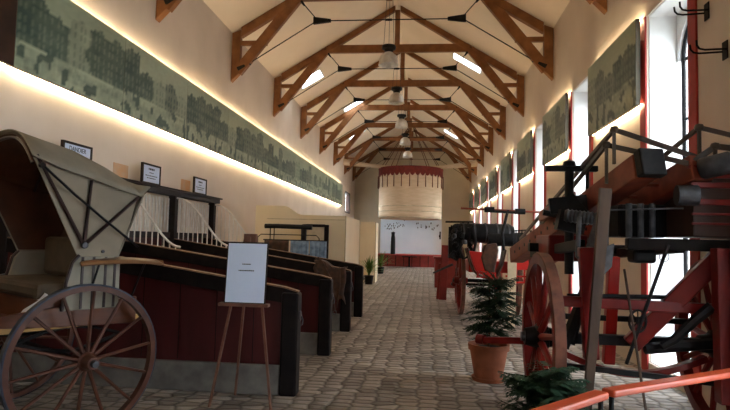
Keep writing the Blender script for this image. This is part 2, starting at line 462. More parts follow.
for P, sk in ((PLft, skyL), (PRgt, skyR)):
    for (ya, yb, xa, xb) in sk:
        w = thing('window_%d' % wn_, None, None, P(xa, ya)); w['kind'] = 'structure'; wn_ += 1
        o = Vector(P(xa, ya))
        def L(x, y, dz): return tuple(Vector(P(x, y, dz)) - o)
        b = MB()
        for (x0, x1, y0_, y1_) in ((xa, xb, ya, ya + .04), (xa, xb, yb - .04, yb), (xa, xa + .04, ya, yb), (xb - .04, xb, ya, yb)):
            v = [L(x0, y0_, -.01), L(x1, y0_, -.01), L(x1, y1_, -.01), L(x0, y1_, -.01), L(x0, y0_, .14), L(x1, y0_, .14), L(x1, y1_, .14), L(x0, y1_, .14)]
            b.add(v, [(3, 2, 1, 0), (4, 5, 6, 7), (0, 1, 5, 4), (1, 2, 6, 5), (2, 3, 7, 6), (3, 0, 4, 7)])
        b.build('window_frame', M['reveal'], w)
        b = MB()
        v = [L(xa + .04, ya + .04, .10), L(xb - .04, ya + .04, .10), L(xb - .04, yb - .04, .10), L(xa + .04, yb - .04, .10)]
        v += [tuple(Vector(q) + Vector((0, 0, .008))) for q in v]
        b.add(v, [(3, 2, 1, 0), (4, 5, 6, 7), (0, 1, 5, 4), (1, 2, 6, 5), (2, 3, 7, 6), (3, 0, 4, 7)])
        b.build('pane', M['glass'], w)
# brick house across the yard
b = MB()
b.box(8.0, 12, 9, 22, -.3, 7.5); b.cur = 1
b.prism([(7.7, 7.5), (12.3, 7.5), (10, 9.6)], (0, 8.8, 0), (1, 0, 0), (0, 0, 1), (0, 13.4, 0))
tag(b.build('brick_house', [M['brick'], M['red_low']]), 'pale red brick house outside the nearest tall window', 'building')

# ------------------------------------------------------------------ roof trusses
def make_truss():
    t = thing('roof_truss', '', 'roof truss', (XC, 9.4, 5.37))
    HW = XR - XC - .01; z0 = 5.37
    def Z(z): return z - z0
    D = .16
    def zc(u): return ZW + .6 * (HW - abs(u))         # ceiling height
    kb = MB(); kb.beam((0, 0, Z(7.36)), (0, 0, Z(ZR - .2)), D, .15, (1, 0, 0)); kb.build('king_post', M['oak'], t, bevel=.01)
    cb = MB(); cb.beam((-2.26, 0, Z(7.5)), (2.26, 0, Z(7.5)), D * .8, .24); cb.build('collar_beam', M['oak'], t, bevel=.012)
    for s in (-1, 1):
        p = MB()
        p.prism([(s * HW, 0), (s * HW, Z(ZW) - .02), (s * (HW - .21), Z(ZW) + .06), (s * (HW - .21), .22)], (0, -D / 2, 0), (1, 0, 0), (0, 0, 1), (0, D, 0))
        p.build('wall_post', M['oak'], t, bevel=.01)
        r = MB()
        r.prism([(s * (HW - .22), Z(zc(HW - .22)) - .005), (s * .08, Z(zc(.08)) - .005), (s * .08, Z(zc(.08)) - .17), (s * (HW - .22), Z(zc(HW - .22)) - .25)], (0, -D / 2, 0), (1, 0, 0), (0, 0, 1), (0, D, 0))
        r.build('rafter', M['oak'], t, bevel=.01)
        r = MB(); r.beam((s * (HW - .14), 0, Z(5.62)), (s * 2.22, 0, Z(7.46)), D * .85, .24); r.build('brace', M['oak'], t, bevel=.01)
        r = MB(); r.beam((s * (HW - .18), 0, Z(6.34)), (s * (HW - .86), 0, Z(6.34)), D * .7, .11); r.build('strut', M['oak'], t, bevel=.008)
        y = -.1
        r = MB(); r.tube([(s * (HW - .20), 0, Z(5.70)), (s * 1.74, 0, Z(6.88))], .013, 6); r.tube([(s * 1.72, 0, Z(6.88)), (s * 2.22, 0, Z(7.46))], .013, 6)
        r.build('tension_rod', M['iron'], t, smooth=True)
        r = MB(); r.beam((s * (HW - .16), 0, Z(5.68)), (s * (HW - .46), 0, Z(5.84)), .19, .10, w1=.1, h1=.04); r.build('iron_shoe', M['iron'], t, bevel=.008)
        r = MB(); r.beam((s * 2.24, 0, Z(7.50)), (s * 2.06, 0, Z(7.26)), .17, .09, w1=.05, h1=.04); r.build('rod_hanger', M['iron'], t, bevel=.008)
        r = MB(); r.prism([(s * 1.83, Z(6.97)), (s * 1.83, Z(6.79)), (s * 1.40, Z(6.84)), (s * 1.40, Z(6.91))], (0, -.04, 0), (1, 0, 0), (0, 0, 1), (0, .08, 0)); r.build('node_plate', M['iron'], t, bevel=.01)
    r = MB(); r.tube([(-1.45, 0, Z(6.875)), (1.45, 0, Z(6.875))], .013, 6); r.lathe([(.0, -.09), (.03, -.08), (.03, .08), (0, .09)], (0, 0, Z(6.875)), (1, 0, 0), 8)
    r.build('tie_rod', M['iron'], t, smooth=True)
    return t
tl = ['timber roof truss nearest the camera, only its two wall post feet in view',
      'second roof truss from the camera, its collar beam at the top edge',
      'third roof truss from the camera, just behind the biggest pendant lamp',
      'fourth roof truss from the camera, behind the second pendant lamp',
      'fifth roof truss from the camera, behind the third pendant lamp',
      'sixth roof truss from the camera, dark beams above the canopy end',
      'seventh roof truss, the last one in front of the round cloth canopy',
      'last roof truss by the far gable, behind the round cloth canopy']
tr = make_truss(); tr['label'] = tl[0]; tr['group'] = 'timber and iron roof trusses'
for k in range(1, 8):
    c = copy_tree(tr); c.location = (XC, 9.4 + 3.89 * k, 5.37); c['label'] = tl[k]

# ------------------------------------------------------------------ pendant lamps
def make_lamp():
    t = thing('pendant_lamp', '', 'lamp', (XC - .02, 13.85, 5.93))
    b = MB(); b.lathe([(.245, 0), (.255, .02), (.24, .05), (.235, .14), (.19, .25), (.11, .32), (.09, .33), (.10, .31), (.18, .24), (.22, .14), (.225, .05), (.235, .02)], seg=28, closed=True); b.build('lamp_shade', M['lamp_alu'], t, smooth=True)
    b = MB(); b.lathe([(.17, .50), (.18, .48), (.17, .42), (.12, .40), (.10, .34), (0, .33)], seg=16); b.build('ballast_housing', M['black'], t, smooth=True)
    b = MB(); b.lathe([(0, .14), (.05, .16), (.06, .22), (.03, .30), (0, .31)], seg=12); b.build('bulb', M['white_iron'], t, smooth=True)
    b = MB()
    for x in (-.13, .0, .13): b.tube([(x, 0, .46), (x * .15, 0, 2.955)], .005, 5)
    b.build('suspension_cable', M['black'], t)
    return t
ll = ['large aluminium pendant lamp nearest the camera, under the ridge', 'second pendant lamp from the camera in the row under the ridge', 'third pendant lamp, middle of the row under the ridge', 'fourth pendant lamp, second to last before the canopy', 'smallest, farthest pendant lamp just above the round cloth canopy']
lp = make_lamp(); lp['label'] = ll[0]; lp['group'] = 'pendant lamps along the ridge'
for k in range(1, 5):
    c = copy_tree(lp); c.location = (XC - .02, 13.85 + 3.89 * k, 5.93); c['label'] = ll[k]

# ------------------------------------------------------------------ lit picture panels
def fn(x, y, z=0): return noise.noise(Vector((x, y, z)))
def picture(seed, dark=False):
    rr = random.Random(seed)
    NB = rr.choice((4, 5, 6))
    heights = [rr.uniform(.45, 1.0) for _ in range(NB)]
    tones = [rr.choice((.05, .12, .3, .6)) for _ in range(NB)]
    gl = rr.uniform(.2, .36)
    def c(u, v):
        g = .95 - .2 * v + .25 * fn(u * 2, v * 2, seed)
        k = min(NB - 1, max(0, int((u + .06 * fn(u * 5, v * 5, seed + 4)) * NB)))
        roof = .3 + .62 * heights[k] - .12 * abs(((u * NB) % 1) - .5) + .05 * fn(u * 20, 0, seed)
        if v < roof and v > gl:
            g = tones[k] + .16 * fn(u * 8, v * 8, seed)
            if (u * NB * 4) % 1 > .6 and (v * 9) % 1 > .45: g += .18 if tones[k] < .2 else -.25
        if v <= gl + .05 * fn(u * 4, 1, seed):
            g = .72 + .35 * fn(u * 4, v * 9, seed) + .3 * fn(u * 30, v * 16, seed + 2)
            if fn(u * 14, v * 6, seed + 5) > .22: g = .1
        g = max(0, min(1, g + .1 * fn(u * 22, v * 22, seed + 9)))
        a = (.022, .065, .052); bcol = (.44, .50, .34)
        return tuple(a[i] + (bcol[i] - a[i]) * g * 1.0 for i in range(3))
    return c
def print_mesh(w, h, seed, parent, flip, d):
    """picture face in the YZ plane, w along Y, h along Z, at x=d"""
    nu, nv = 54, 30
    b = MB(); b.grid([[(d, w * i / nu, h * j / nv) for i in range(nu + 1)] for j in range(nv + 1)])
    o = b.build('print', M['print'], parent)
    me = o.data; ca = me.color_attributes.new('print', 'FLOAT_COLOR', 'POINT'); c = picture(seed)
    for i, vx in enumerate(me.vertices):
        u = vx.co.y / w; u = u if not flip else 1 - u
        ca.data[i].color = (*c(u, vx.co.z / h), 1)
    return o
def panel(side, ya, yb, seed, label, group, gap=.0):
    x = XL if side < 0 else XR
    t = thing('picture_panel', label, 'picture panel', (x, ya, 3.47), 0, group)
    w = yb - ya; h = 1.17; s = -side
    xa, xb = sorted((s * .06, s * .12))
    b = MB(); b.box(xa, xb, gap, w - gap, 0, h); b.build('backboard', M['panel_side'], t)
    print_mesh(w - 2 * gap, h, seed, t, side < 0, s * .1215).location = (0, gap, 0)
    xa, xb = sorted((s * .002, s * .06))
    for z in (.002, h - .020):
        xm = sorted((s * .03, s * .058))
        b = MB(); b.box(xm[0], xm[1], .04, w - .04, z, z + .024); b.build('light_strip', M['led'], t)
    for yy in (.3, w - .3):
        b = MB(); b.box(xa, xb, yy - .03, yy + .03, .2, h - .2); b.build('bracket', M['panel_side'], t)
    return t
NL = 11; WLp = (31.5 - 5.88) / NL
ordn = ['first', 'second', 'third', 'fourth', 'fifth', 'sixth', 'seventh', 'eighth', 'ninth', 'tenth', 'last']
for k in range(NL):
    panel(-1, 5.88 + WLp * k, 5.88 + WLp * (k + 1), 11 + k, '%s picture panel of the green frieze on the left wall, counted from the camera' % ordn[k], 'frieze panels on the left wall', .003)
for k in range(0, 8):
    a = 7.78 + PITCHY * k
    panel(1, a, a + 2.25, 40 + k, '%s backlit green picture panel on the right wall, counted from the camera' % ordn[k], 'picture panels between the right windows')
t = thing('wall_board', 'dark brown board at the near end of the left wall frieze', 'board', (XL, 2.5, 3.47))
b = MB(); b.box(.06, .13, 0, 3.37, 0, 1.7); b.build('backboard', M['dark_board'], t, bevel=.01)
b = MB(); b.box(.002, .06, .5, .6, .3, 1.4); b.build('bracket', M['panel_side'], t)
b = MB(); b.box(.002, .06, 2.9, 3.0, .3, 1.4); b.build('bracket', M['panel_side'], t)
b = MB(); b.box(.03, .058, 0, 3.33, .002, .026); b.build('light_strip', M['led'], t)

# ------------------------------------------------------------------ stall partitions
PY = [5.81, 7.86, 9.95, 11.85]
def make_partition():
    t = thing('stall_partition', '', 'stall partition', (0, 0, 0))
    def cz(x): return 1.07 + (-1.34 - x) * .143
    xs = [-1.43 - .3 * i for i in range(12)]; xs = [x for x in xs if x > -4.72] + [-4.75]
    b = MB(); b.prism([(-1.44, .3)] + [(x, cz(x) - .06) for x in [-1.44] + xs[1:]] + [(-4.75, .3)], (0, -.03, 0), (1, 0, 0), (0, 0, 1), (0, .06, 0))
    b.build('board_panel', M['stall_red'], t)
    b = MB()
    for i in range(8):
        x = -1.75 - i * .4; b.box(x - .004, x + .004, -.033, .033, .32, cz(x) - .1)
    b.build('board_joint', M['stall_black'], t)
    b = MB(); pr = []
    pts = [(-1.29, 1.045)] + [(x, cz(x)) for x in xs]
    for i in range(len(pts) - 1):
        (xa, za), (xb, zb) = pts[i], pts[i + 1]
        b.prism([(xa, za), (xb, zb), (xb, zb - .15), (xa, za - .15)], (0, -.06, 0), (1, 0, 0), (0, 0, 1), (0, .12, 0))
    o = b.build('cap_rail', M['stall_black'], t)
    b = MB()
    for i in range(len(pts) - 1):
        (xa, za), (xb, zb) = pts[i], pts[i + 1]
        b.prism([(xa, za), (xb, zb), (xb, zb + .012), (xa, za + .012)], (0, -.05, 0), (1, 0, 0), (0, 0, 1), (0, .10, 0))
    b.build('cap_edge', M['worn'], t)
    b = MB(); b.box(-1.45, -1.275, -.09, .09, 0, 1.04); b.build('end_post', M['stall_black'], t, bevel=.02)
    b = MB(); b.lathe([(.05, 0), (.055, .012), (.03, .02)], (-1.276, 0, .8), (1, 0, 0), 12); b.tube([(-1.255, 0, .8), (-1.24, 0, .76), (-1.245, 0, .72), (-1.26, 0, .70)], .008, 6)
    b.build('tether_ring', M['steel'], t, smooth=True)
    b = MB(); b.box(-4.78, -1.45, -.07, .07, 0, .3); b.build('plinth', M['concrete'], t, bevel=.01)
    # white iron grille near the wall
    def gz(x):
        u = max(0, min(1, (x + 4.56) / 1.06))
        return 1.43 + .85 * (.5 + .5 * math.cos(PI * u ** 1.15)) + .0
    b = MB(); b.tube([(-4.56 + 1.06 * i / 18, 0, gz(-4.56 + 1.06 * i / 18)) for i in range(19)], .017, 8)
    g = b.build('grille_rail', M['white_iron'], t, smooth=True)
    b = MB()
    for i in range(1, 12):
        x = -4.56 + .09 * i; b.tube([(x, 0, cz(x) - .02), (x, 0, gz(x))], .010, 6)
    b.build('grille_bars', M['white_iron'], g)
    b = MB(); b.box(-4.66, -4.53, -.07, .07, 0, 2.31); b.build('stall_post', M['sign_frame'], t, bevel=.01)
    return t
pl = ['nearest dark red stall partition, behind the easel', 'second stall partition from the camera, just beyond the easel', 'third stall partition, with harness leather over its post', 'fourth stall partition, in front of the blue quilts']
pt = make_partition(); pt.location = (0, PY[0], 0); pt['label'] = pl[0]; pt['group'] = 'horse stall partitions'
for k in range(1, 4):
    c = copy_tree(pt); c.location = (0, PY[k], 0); c['label'] = pl[k]
# cornice beam above the hay racks
b = MB(); b.box(-4.70, -4.50, 4.0, 12.05, 2.311, 2.40); b.box(-4.73, -4.46, 4.0, 12.1, 2.40, 2.43)
tag(b.build('cornice_beam', M['sign_frame'], None), 'dark wooden cornice beam over the hay racks on the left wall', 'beam')
# hay racks of white bars
rl = ['white barred hay rack behind the nearest stall, mostly hidden by the carriage', 'white barred hay rack of the second stall, right of the carriage hood', 'white barred hay rack in the third stall, under the smallest framed notice']
for k in range(3):
    ya, yb = PY[k] + .09, PY[k + 1] - .09
    t = thing('hay_rack', rl[k], 'hay rack', (-4.62, ya, 1.60), 0, 'hay racks along the left wall')
    w = yb - ya
    b = MB()
    for i in range(16): b.tube([(0, .06 + (w - .12) * i / 15, .03), (0, .06 + (w - .12) * i / 15, .66)], .013, 6)
    b.build('bars', M['white_iron'], t, smooth=True)
    b = MB(); b.box(-.03, .03, .0, w, 0, .05); b.build('bottom_rail', M['sign_frame'], t)
    b = MB(); b.box(-.16, -.15, .0, w, 0, .66); b.build('back_panel', M['plaster'], t)
    b = MB(); b.box(-.165, .03, 0, w, -.05, 0); b.build('ledge', M['sign_frame'], t)
    b = MB(); b.box(-.165, -.12, 0, w, -1.60, -.05); b.build('wainscot', M['stall_red'], t)

# framed notices standing on the cornice
def text(body, size, loc, parent, m, rot, name='lettering'):
    cu = bpy.data.curves.new(name, 'FONT'); cu.body = body; cu.size = size; cu.align_x = 'CENTER'; cu.align_y = 'CENTER'; cu.extrude = .001
    cu.materials.append(m)
    tmp = bpy.data.objects.new(name, cu); COL.objects.link(tmp)
    me = bpy.data.meshes.new_from_object(tmp.evaluated_get(bpy.context.evaluated_depsgraph_get()))
    bpy.data.objects.remove(tmp)
    o = bpy.data.objects.new(name, me); COL.objects.link(o); o.parent = parent; o.location = loc; o.rotation_euler = rot
    return o
sl = ['framed white notice headed DANDIER, above the carriage hood', 'framed white notice between carriage hood and orange patch', 'smallest framed white notice, at the right end of the cornice']
for k, (yc, ti) in enumerate(((6.95, 'DANDIER'), (8.98, None), (11.05, None))):
    t = thing('framed_notice', sl[k], 'framed notice', (-4.56, yc, 2.431), 0, 'framed notices over the stalls')
    W, H = .63, .335
    b = MB()
    b.box(-.02, .02, -W / 2, -W / 2 + .03, 0, H); b.box(-.02, .02, W / 2 - .03, W / 2, 0, H); b.box(-.02, .02, -W / 2 + .03, W / 2 - .03, 0, .03); b.box(-.02, .02, -W / 2 + .03, W / 2 - .03, H - .03, H)
    b.build('frame', M['sign_frame'], t)
    b = MB(); b.box(-.012, .008, -W / 2 + .03, W / 2 - .03, .03, H - .03); b.build('sheet', M['paper'], t)
    if ti: text(ti, .085, (.011, 0, .25), t, M['ink'], (PI / 2, 0, PI / 2))
    b = MB(); rr = random.Random(k)
    rows = [(.13, .10), (.17, .15), (.2, .085)] if ti else [(.10, .25), (.07, .19), (.2, .14), (.15, .10)]
    for hw, z in rows:
        y = -hw
        while y < hw:
            l_ = rr.uniform(.02, .06); b.box(.008, .0095, y, min(hw, y + l_), z - (.016 if z > .24 else .007), z + (.016 if z > .24 else .007)); y += l_ + .015
    b.build('printed_lines', M['ink'], t)
for k, (yc, z, lb) in enumerate(((8.46, 2.56, 'faded orange plaster patch on the left wall between the first two notices'), (10.9, 2.57, 'faded orange plaster patch on the left wall between the last two notices'))):
    b = MB(); b.box(XL, XL + .004, yc - .22, yc + .22, z - .1, z + .14)
    tag(b.build('plaster_patch', M['patch']), lb, 'wall patch')

# ------------------------------------------------------------------ cream enclosures behind the stalls
t = thing('display_enclosure', 'cream panelled enclosure with curved top edge behind the stalls', 'enclosure', (-4.25, 13.9, 0))
top = [(0, 2.40), (.70, 2.40)] + [(.70 + .5 * i / 8, 2.40 - .22 * (.5 - .5 * math.cos(PI * i / 8))) for i in range(1, 9)] + [(2.29, 2.17)]
b = MB(); b.prism([(0, 0)] + top + [(2.29, 0)], (0, 0, 0), (1, 0, 0), (0, 0, 1), (0, .08, 0)); b.build('front_panel', M['cream_panel'], t)
b = MB(); b.box(2.21, 2.29, .08, 3.0, 0, 2.17); b.build('side_panel', M['cream_panel'], t)
b = MB(); b.box(2.275, 2.302, -.012, .02, 0, 2.18); b.box(.3, 2.27, -.015, 0, 2.06, 2.08); b.build('edge_strip', M['cream_edge'], t)
t = thing('display_screen', 'cream display screen behind the nearer potted palm', 'screen', (-2.43, 21.2, 0))
b = MB(); b.box(0, .58, 0, .07, 0, 2.27); b.build('front_panel', M['cream_panel'], t)
b = MB(); b.box(.51, .58, .07, 1.2, 0, 2.25); b.build('side_panel', M['cream_panel'], t)
b = MB(); b.box(.565, .595, -.012, .02, 0, 2.28); b.build('edge_strip', M['cream_edge'], t)

# ------------------------------------------------------------------ far end: platform, backdrop, canopy
t = thing('stage_platform', 'dark red platform across the far end of the hall', 'platform', (-3.07, 35.2, 0))
b = MB(); b.box(0, 4.6, .05, 2.7, 0, .68); b.build('base', M['red_low'], t)
b = MB(); b.box(-.03, 4.63, 0, 2.72, .68, .74); b.build('top', M['red_trim'], t, bevel=.01)
b = MB()
for i in range(9): b.box(.25 + .5 * i, .29 + .5 * i, .03, .05, .05, .68)
b.build('batten', M['stall_black'], t)
t = thing('white_backdrop', 'bluish white backdrop with small dark marks, below the round canopy', 'backdrop', (-2.95, 37.4, .741))
b = MB(); b.box(0, 4.0, 0, .05, 0, 2.6); b.build('panel', M['board_white'], t)
b = MB(); rr = random.Random(5)
for i in range(46):
    x = rr.choice([rr.uniform(.25, 1.6), rr.uniform(2.2, 3.8)]); z = 1.95 + rr.gauss(0, .12) - .12 * abs(x - 2)
    s = rr.uniform(.015, .035); b.box(x - s, x + s, -.006, 0, z - s * 1.6, z + s * 1.6)
b.build('dark_marks', M['steel'], t)
b = MB(); b.box(3.86, 3.95, -.05, 0, 1.0, 1.5); b.tube([(3.9, -.05, 1.35), (3.84, -.15, 1.2), (3.9, -.1, 1.05)], .03, 6); b.build('black_hook', M['iron'], t)
b = MB()
b.lathe([(.15, 0), (.16, .03), (.15, .06), (.13, 1.0), (.10, 1.18), (.10, 1.28), (.12, 1.30), (.12, 1.36), (0, 1.42)], seg=16)
tag(b.build('black_column', M['black'], None, smooth=True, loc=(-2.0, 35.6, .741)), 'slim black column standing on the platform before the white backdrop', 'column')
t = thing('low_stand', 'small dark stand at the middle of the far platform', 'stand', (-.95, 34.9, 0))
b = MB(); b.box(-.45, .45, -.15, .15, .60, .66); b.build('top', M['stall_black'], t)
b = MB(); b.box(-.06, .06, -.06, .06, .03, .60); b.build('post', M['stall_black'], t)
b = MB(); b.box(-.2, .2, -.14, .14, 0, .03); b.build('foot', M['stall_black'], t)
# round canopy
t = thing('round_canopy', 'round cream cloth canopy with red scalloped valance hanging at the far end', 'canopy', (-.97, 35.1, 2.93))
RC = 1.93
b = MB(); N = 96
rows = []
for j in range(13):
    z = 3.0 * j / 12
    rows.append([((RC + .012 * math.sin(9 * 2 * PI * k / N) - (.05 if j == 0 else 0)) * math.cos(2 * PI * k / N), (RC + .012 * math.sin(9 * 2 * PI * k / N)) * math.sin(2 * PI * k / N), z) for k in range(N + 1)])
b.grid(rows); b.build('cloth', M['canopy'], t, smooth=True, solid=.02)
b = MB()
for z in (.06, .42, .72): b.lathe([(RC + .02, z - .025), (RC + .045, z), (RC + .02, z + .025), (RC + .0, z)], seg=64, closed=True)
b.build('seam_bands', M['cream_edge'], t, smooth=True)
b = MB(); ns = 40
rows = [[], []]
for k in range(ns * 8 + 1):
    a = 2 * PI * k / (ns * 8); dz = .17 * abs(math.sin(PI * k / 8)) ** .8
    rows[0].append(((RC + .05) * math.cos(a), (RC + .05) * math.sin(a), 2.68 - dz)); rows[1].append(((RC + .04) * math.cos(a), (RC + .04) * math.sin(a), 3.04))
b.grid(rows); b.build('valance', M['red_cloth'], t, solid=.02)
b = MB(); b.lathe([(RC + .06, 3.0), (RC + .07, 3.04), (RC + .06, 3.08), (RC - .02, 3.08), (RC - .02, 3.0)], seg=64, closed=True); b.build('top_ring', M['red_cloth'], t)
for k in range(26):
    a = 2 * PI * (k + .5) / 26
    b = MB(); x, y = (RC + .08) * math.cos(a), (RC + .08) * math.sin(a)
    b.tube([(x, y, 2.6), (x, y, 1.85)], .025, 6, .035); b.build('tassel', M['tassel'], t)
b = MB()
for k in range(10):
    a = 2 * PI * (k + .5) / 10; b.tube([((RC) * math.cos(a), RC * math.sin(a), 3.06), (.06 * math.cos(a), .06 * math.sin(a), 5.92)], .02, 5)
b.build('suspension_rope', M['tassel'], t)
# swag between the walls
b = MB(); rows = [[], []]
for i in range(41):
    u = -1 + 2 * i / 40
    x = XC + (XR - XC - .02) * u; z = 6.10 + .06 * abs(u) ** 1.5
    hh = .10 + .20 * u * u; y = 32.25 + 2.7 * (1 - u * u)
    rows[0].append((x, y - 0 + .0, z - hh)); rows[1].append((x, y + .05, z + .04 + .05 * abs(u)))
b.grid(rows)
tag(b.build('cloth_swag', M['canopy'], None, smooth=True, solid=.03), 'pale cloth band sagging from wall to wall above the round canopy', 'cloth band')

# ------------------------------------------------------------------ wheel builder
def wheel(t, c, R, ax, n=14, rim_m='wheel_brown', tyre_m='tyre', spoke_m='wheel_brown', rw=.05, rh=.055, hub_r=.075, hub_l=.24, sp=.022, cap=True, name='wheel', hub_m=None):
    """c centre, ax axis (outwards). wheel > tyre, spokes, hub as sub-parts"""
    c = Vector(c); ax = Vector(ax).normalized()
    b = MB(); b.lathe([(R - rh, -rw / 2), (R - .014, -rw / 2), (R - .014, rw / 2), (R - rh, rw / 2)], c, ax, 48, True)
    w = b.build(name, M[rim_m], t, smooth=True)
    b = MB(); b.lathe([(R - .014, -rw / 2 - .002), (R, -rw / 2 + .003), (R, rw / 2 - .003), (R - .014, rw / 2 + .002)], c, ax, 48, True); b.build('tyre', M[tyre_m], w, smooth=True)
    a = ax.cross(Vector((0, 0, 1))).normalized(); bb = ax.cross(a)
    for i in range(n):
        th = 2 * PI * (i + .3) / n; d = a * math.cos(th) + bb * math.sin(th)
        b = MB(); b.tube([c + d * (hub_r * .7) + ax * .02, c + d * (R - rh) * .45 + ax * .008, c + d * (R - rh + .01)], sp, 7, sp * .72)
        b.build('spoke', M[spoke_m], w, smooth=True)
    b = MB(); h = hub_l / 2
    b.lathe([(0, -h), (hub_r * .6, -h), (hub_r * .75, -h * .4), (hub_r, -h * .3), (hub_r, h * .3), (hub_r * .8, h * .4), (hub_r * .62, h), (0, h)], c, ax, 20); b.build('hub', M[hub_m or rim_m], w, smooth=True)
    if cap:
        b = MB(); b.lathe([(0, h), (hub_r * .38, h), (hub_r * .34, h + .03), (0, h + .035)], c, ax, 14); b.build('hub_cap', M['steel'], w, smooth=True)
    return w

# ------------------------------------------------------------------ hooded carriage (left)
AL = R_(57)
G = Vector((-2.635, 4.26, 0)); Aa = Vector((-math.sin(AL), math.cos(AL), 0))
O = G + Aa * .62 * 1.24
t = thing('hooded_carriage', 'two-wheeled carriage with raised canvas hood at the left, by the stalls', 'carriage', O, PI + AL)
t.scale = (1, 1.24, 1)
wheel(t, (0, .62, .60), .60, (0, 1, 0), 14, sp=.017)
wheel(t, (0, -.62, .60), .60, (0, -1, 0), 14, sp=.017)
b = MB(); b.tube([(0, -.56, .59), (0, .56, .59)], .024, 8); b.build('axle', M['iron'], t)
for s in (-1, 1):
    b = MB()
    for q in (-1, 1): b.tube([(-.42, s * .4, .74), (-.2, s * .4, .74 + q * .07), (0, s * .4, .74 + q * .1), (.2, s * .4, .74 + q * .07), (.42, s * .4, .74)], .016, 6)
    b.build('leaf_spring', M['iron'], t)
    b = MB(); b.beam((-.55, s * .44, .87), (.75, s * .44, .86), .04, .05); b.tube([(.75, s * .44, .86), (1.3, s * .40, .9), (2.0, s * .34, .98)], .024, 8, .018); b.build('shaft', M['shaft'], t, smooth=True)
    # side canvas
    b = MB(); b.prism([(.40, 2.17), (-.04, 2.06), (-.46, 1.94), (-.40, 1.7), (-.30, 1.41), (.03, 1.41)], (0, s * .5, 0), (1, 0, 0), (0, 0, 1), (0, -s * .01, 0)); b.build('hood_side', M['hood_side'], t)
    b = MB(); b.prism([(.39, 2.16), (-.04, 2.05), (-.46, 1.93), (-.40, 1.7), (-.30, 1.43), (.03, 1.43)], (0, s * .486, 0), (1, 0, 0), (0, 0, 1), (0, -s * .008, 0)); b.build('lining', M['lining'], t)
    for (xx, zz) in ((.385, 2.19), (-.04, 2.03), (-.45, 1.92)):
        b = MB(); b.tube([(0 - .005, s * .515, 1.5), (xx, s * .515, zz)], .016, 8, .012); b.build('hood_rib', M['rib'], t, smooth=True)
    b = MB(); b.tube([(.36, s * .535, 2.12), (.1, s * .545, 1.90), (-.14, s * .54, 1.72), (-.46, s * .535, 1.49)], .010, 6)
    b.lathe([(0, -.03), (.02, -.02), (.02, .02), (0, .03)], (.35, s * .53, 2.11), (0, 1, 0), 8); b.build('hood_strut', M['iron'], t, smooth=True)
    b = MB(); b.lathe([(0, 0), (.028, 0), (.024, .018), (0, .022)], (0, s * .53, 1.5), (0, s, 0), 12); b.build('pivot', M['steel'], t, smooth=True)
    b = MB(); b.lathe([(0, 0), (.014, 0), (.012, .01), (0, .012)], (-.17, s * .503, 1.45), (0, s, 0), 10)
    b.build('stud', M['steel'], t, smooth=True)
    # body side
    b = MB(); b.prism([(-.33, .98), (-.33, 1.41), (.02, 1.41), (.06, 1.36), (.10, 1.2), (.12, .98)], (0, s * .47, 0), (1, 0, 0), (0, 0, 1), (0, s * .03, 0)); b.build('body_side', M['body_cream'], t, bevel=.006)
    b = MB()
    for xx in (-.28, -.2, -.1, -.01): b.box(xx - .009, xx + .009, min(s * .5, s * .508), max(s * .5, s * .508), .99, 1.405)
    b.tube([(.02, s * .5, 1.42), (.07, s * .5, 1.36), (.11, s * .5, 1.2), (.13, s * .5, .98)], .014, 7); b.build('body_stripe', M['rib'], t)
    b = MB(); b.prism([(-.5, .83), (.22, .86), (.75, .90), (.75, .96), (.3, 1.0), (-.5, 1.06)], (0, s * .46, 0), (1, 0, 0), (0, 0, 1), (0, s * .03, 0)); b.build('lower_panel', M['body_brown'], t, bevel=.006)
    # mudguard over the wheel
    b = MB(); n = 14; rows = [[], []]
    for i in range(n + 1):
        u = i / n; x = .05 - .72 * u; wd = .012 + .10 * math.sin(PI * u ** 1.5) ; z = 1.36 + .025 * math.sin(PI * u)
        rows[0].append((x, s * (.58 - wd * .6), z + .01)); rows[1].append((x, s * (.58 + wd), z - .022))
    b.grid(rows); b.build('mudguard', M['fender'], t, smooth=True, solid=.014)
    b = MB(); b.tube([(-.1, s * .49, 1.15), (-.1, s * .58, 1.35)], .009, 6); b.build('mudguard_stay', M['iron'], t)
    b = MB(); b.tube([(-.45, s * .47, 1.03), (-.5, s * .58, 1.36)], .009, 6); b.build('mudguard_stay', M['iron'], t)
# roof canvas
secs = [(.42, 2.18, 2.43), (.2, 2.10, 2.38), (-.04, 2.04, 2.33), (-.3, 1.965, 2.22), (-.47, 1.93, 2.12), (-.55, 2.02, 2.05)]
def roofrows(off, wy):
    rows = []
    for x, zs, zc in secs:
        row = []
        for k in range(21):
            y = -1 + 2 * k / 20
            row.append((x - (off * .5), y * wy, zs + (zc - zs) * (1 - abs(y) ** 2.6) - off))
        rows.append(row)
    return rows
b = MB(); b.grid(roofrows(0, .53)); b.build('hood_top', M['hood'], t, smooth=True, solid=.012)
b = MB(); b.grid([r_ for r_ in roofrows(.03, .48)]); b.build('lining', M['lining'], t, smooth=True, solid=.008)
b = MB(); b.prism([(-.5, 0), (.5, 0), (.52, .56), (-.52, .56)], (-.30, 0, 1.41), (0, 1, 0), (-.36, 0, 1), (-.012, 0, 0)); b.build('hood_back', M['hood'], t)
b = MB(); b.prism([(-.48, 0.01), (.48, 0.01), (.49, .56), (-.49, .56)], (-.285, 0, 1.41), (0, 1, 0), (-.36, 0, 1), (-.008, 0, 0)); b.build('lining', M['lining'], t)
for x, zs, zc in (secs[0], secs[2], secs[4]):
    b = MB(); pts = []
    for k in range(17):
        y = -1 + 2 * k / 16; pts.append((x - .03, y * .47, zs + (zc - zs) * (1 - abs(y) ** 2.6) - .055))
    b.tube(pts, .014, 6); b.build('hood_bow', M['rib'], t, smooth=True)
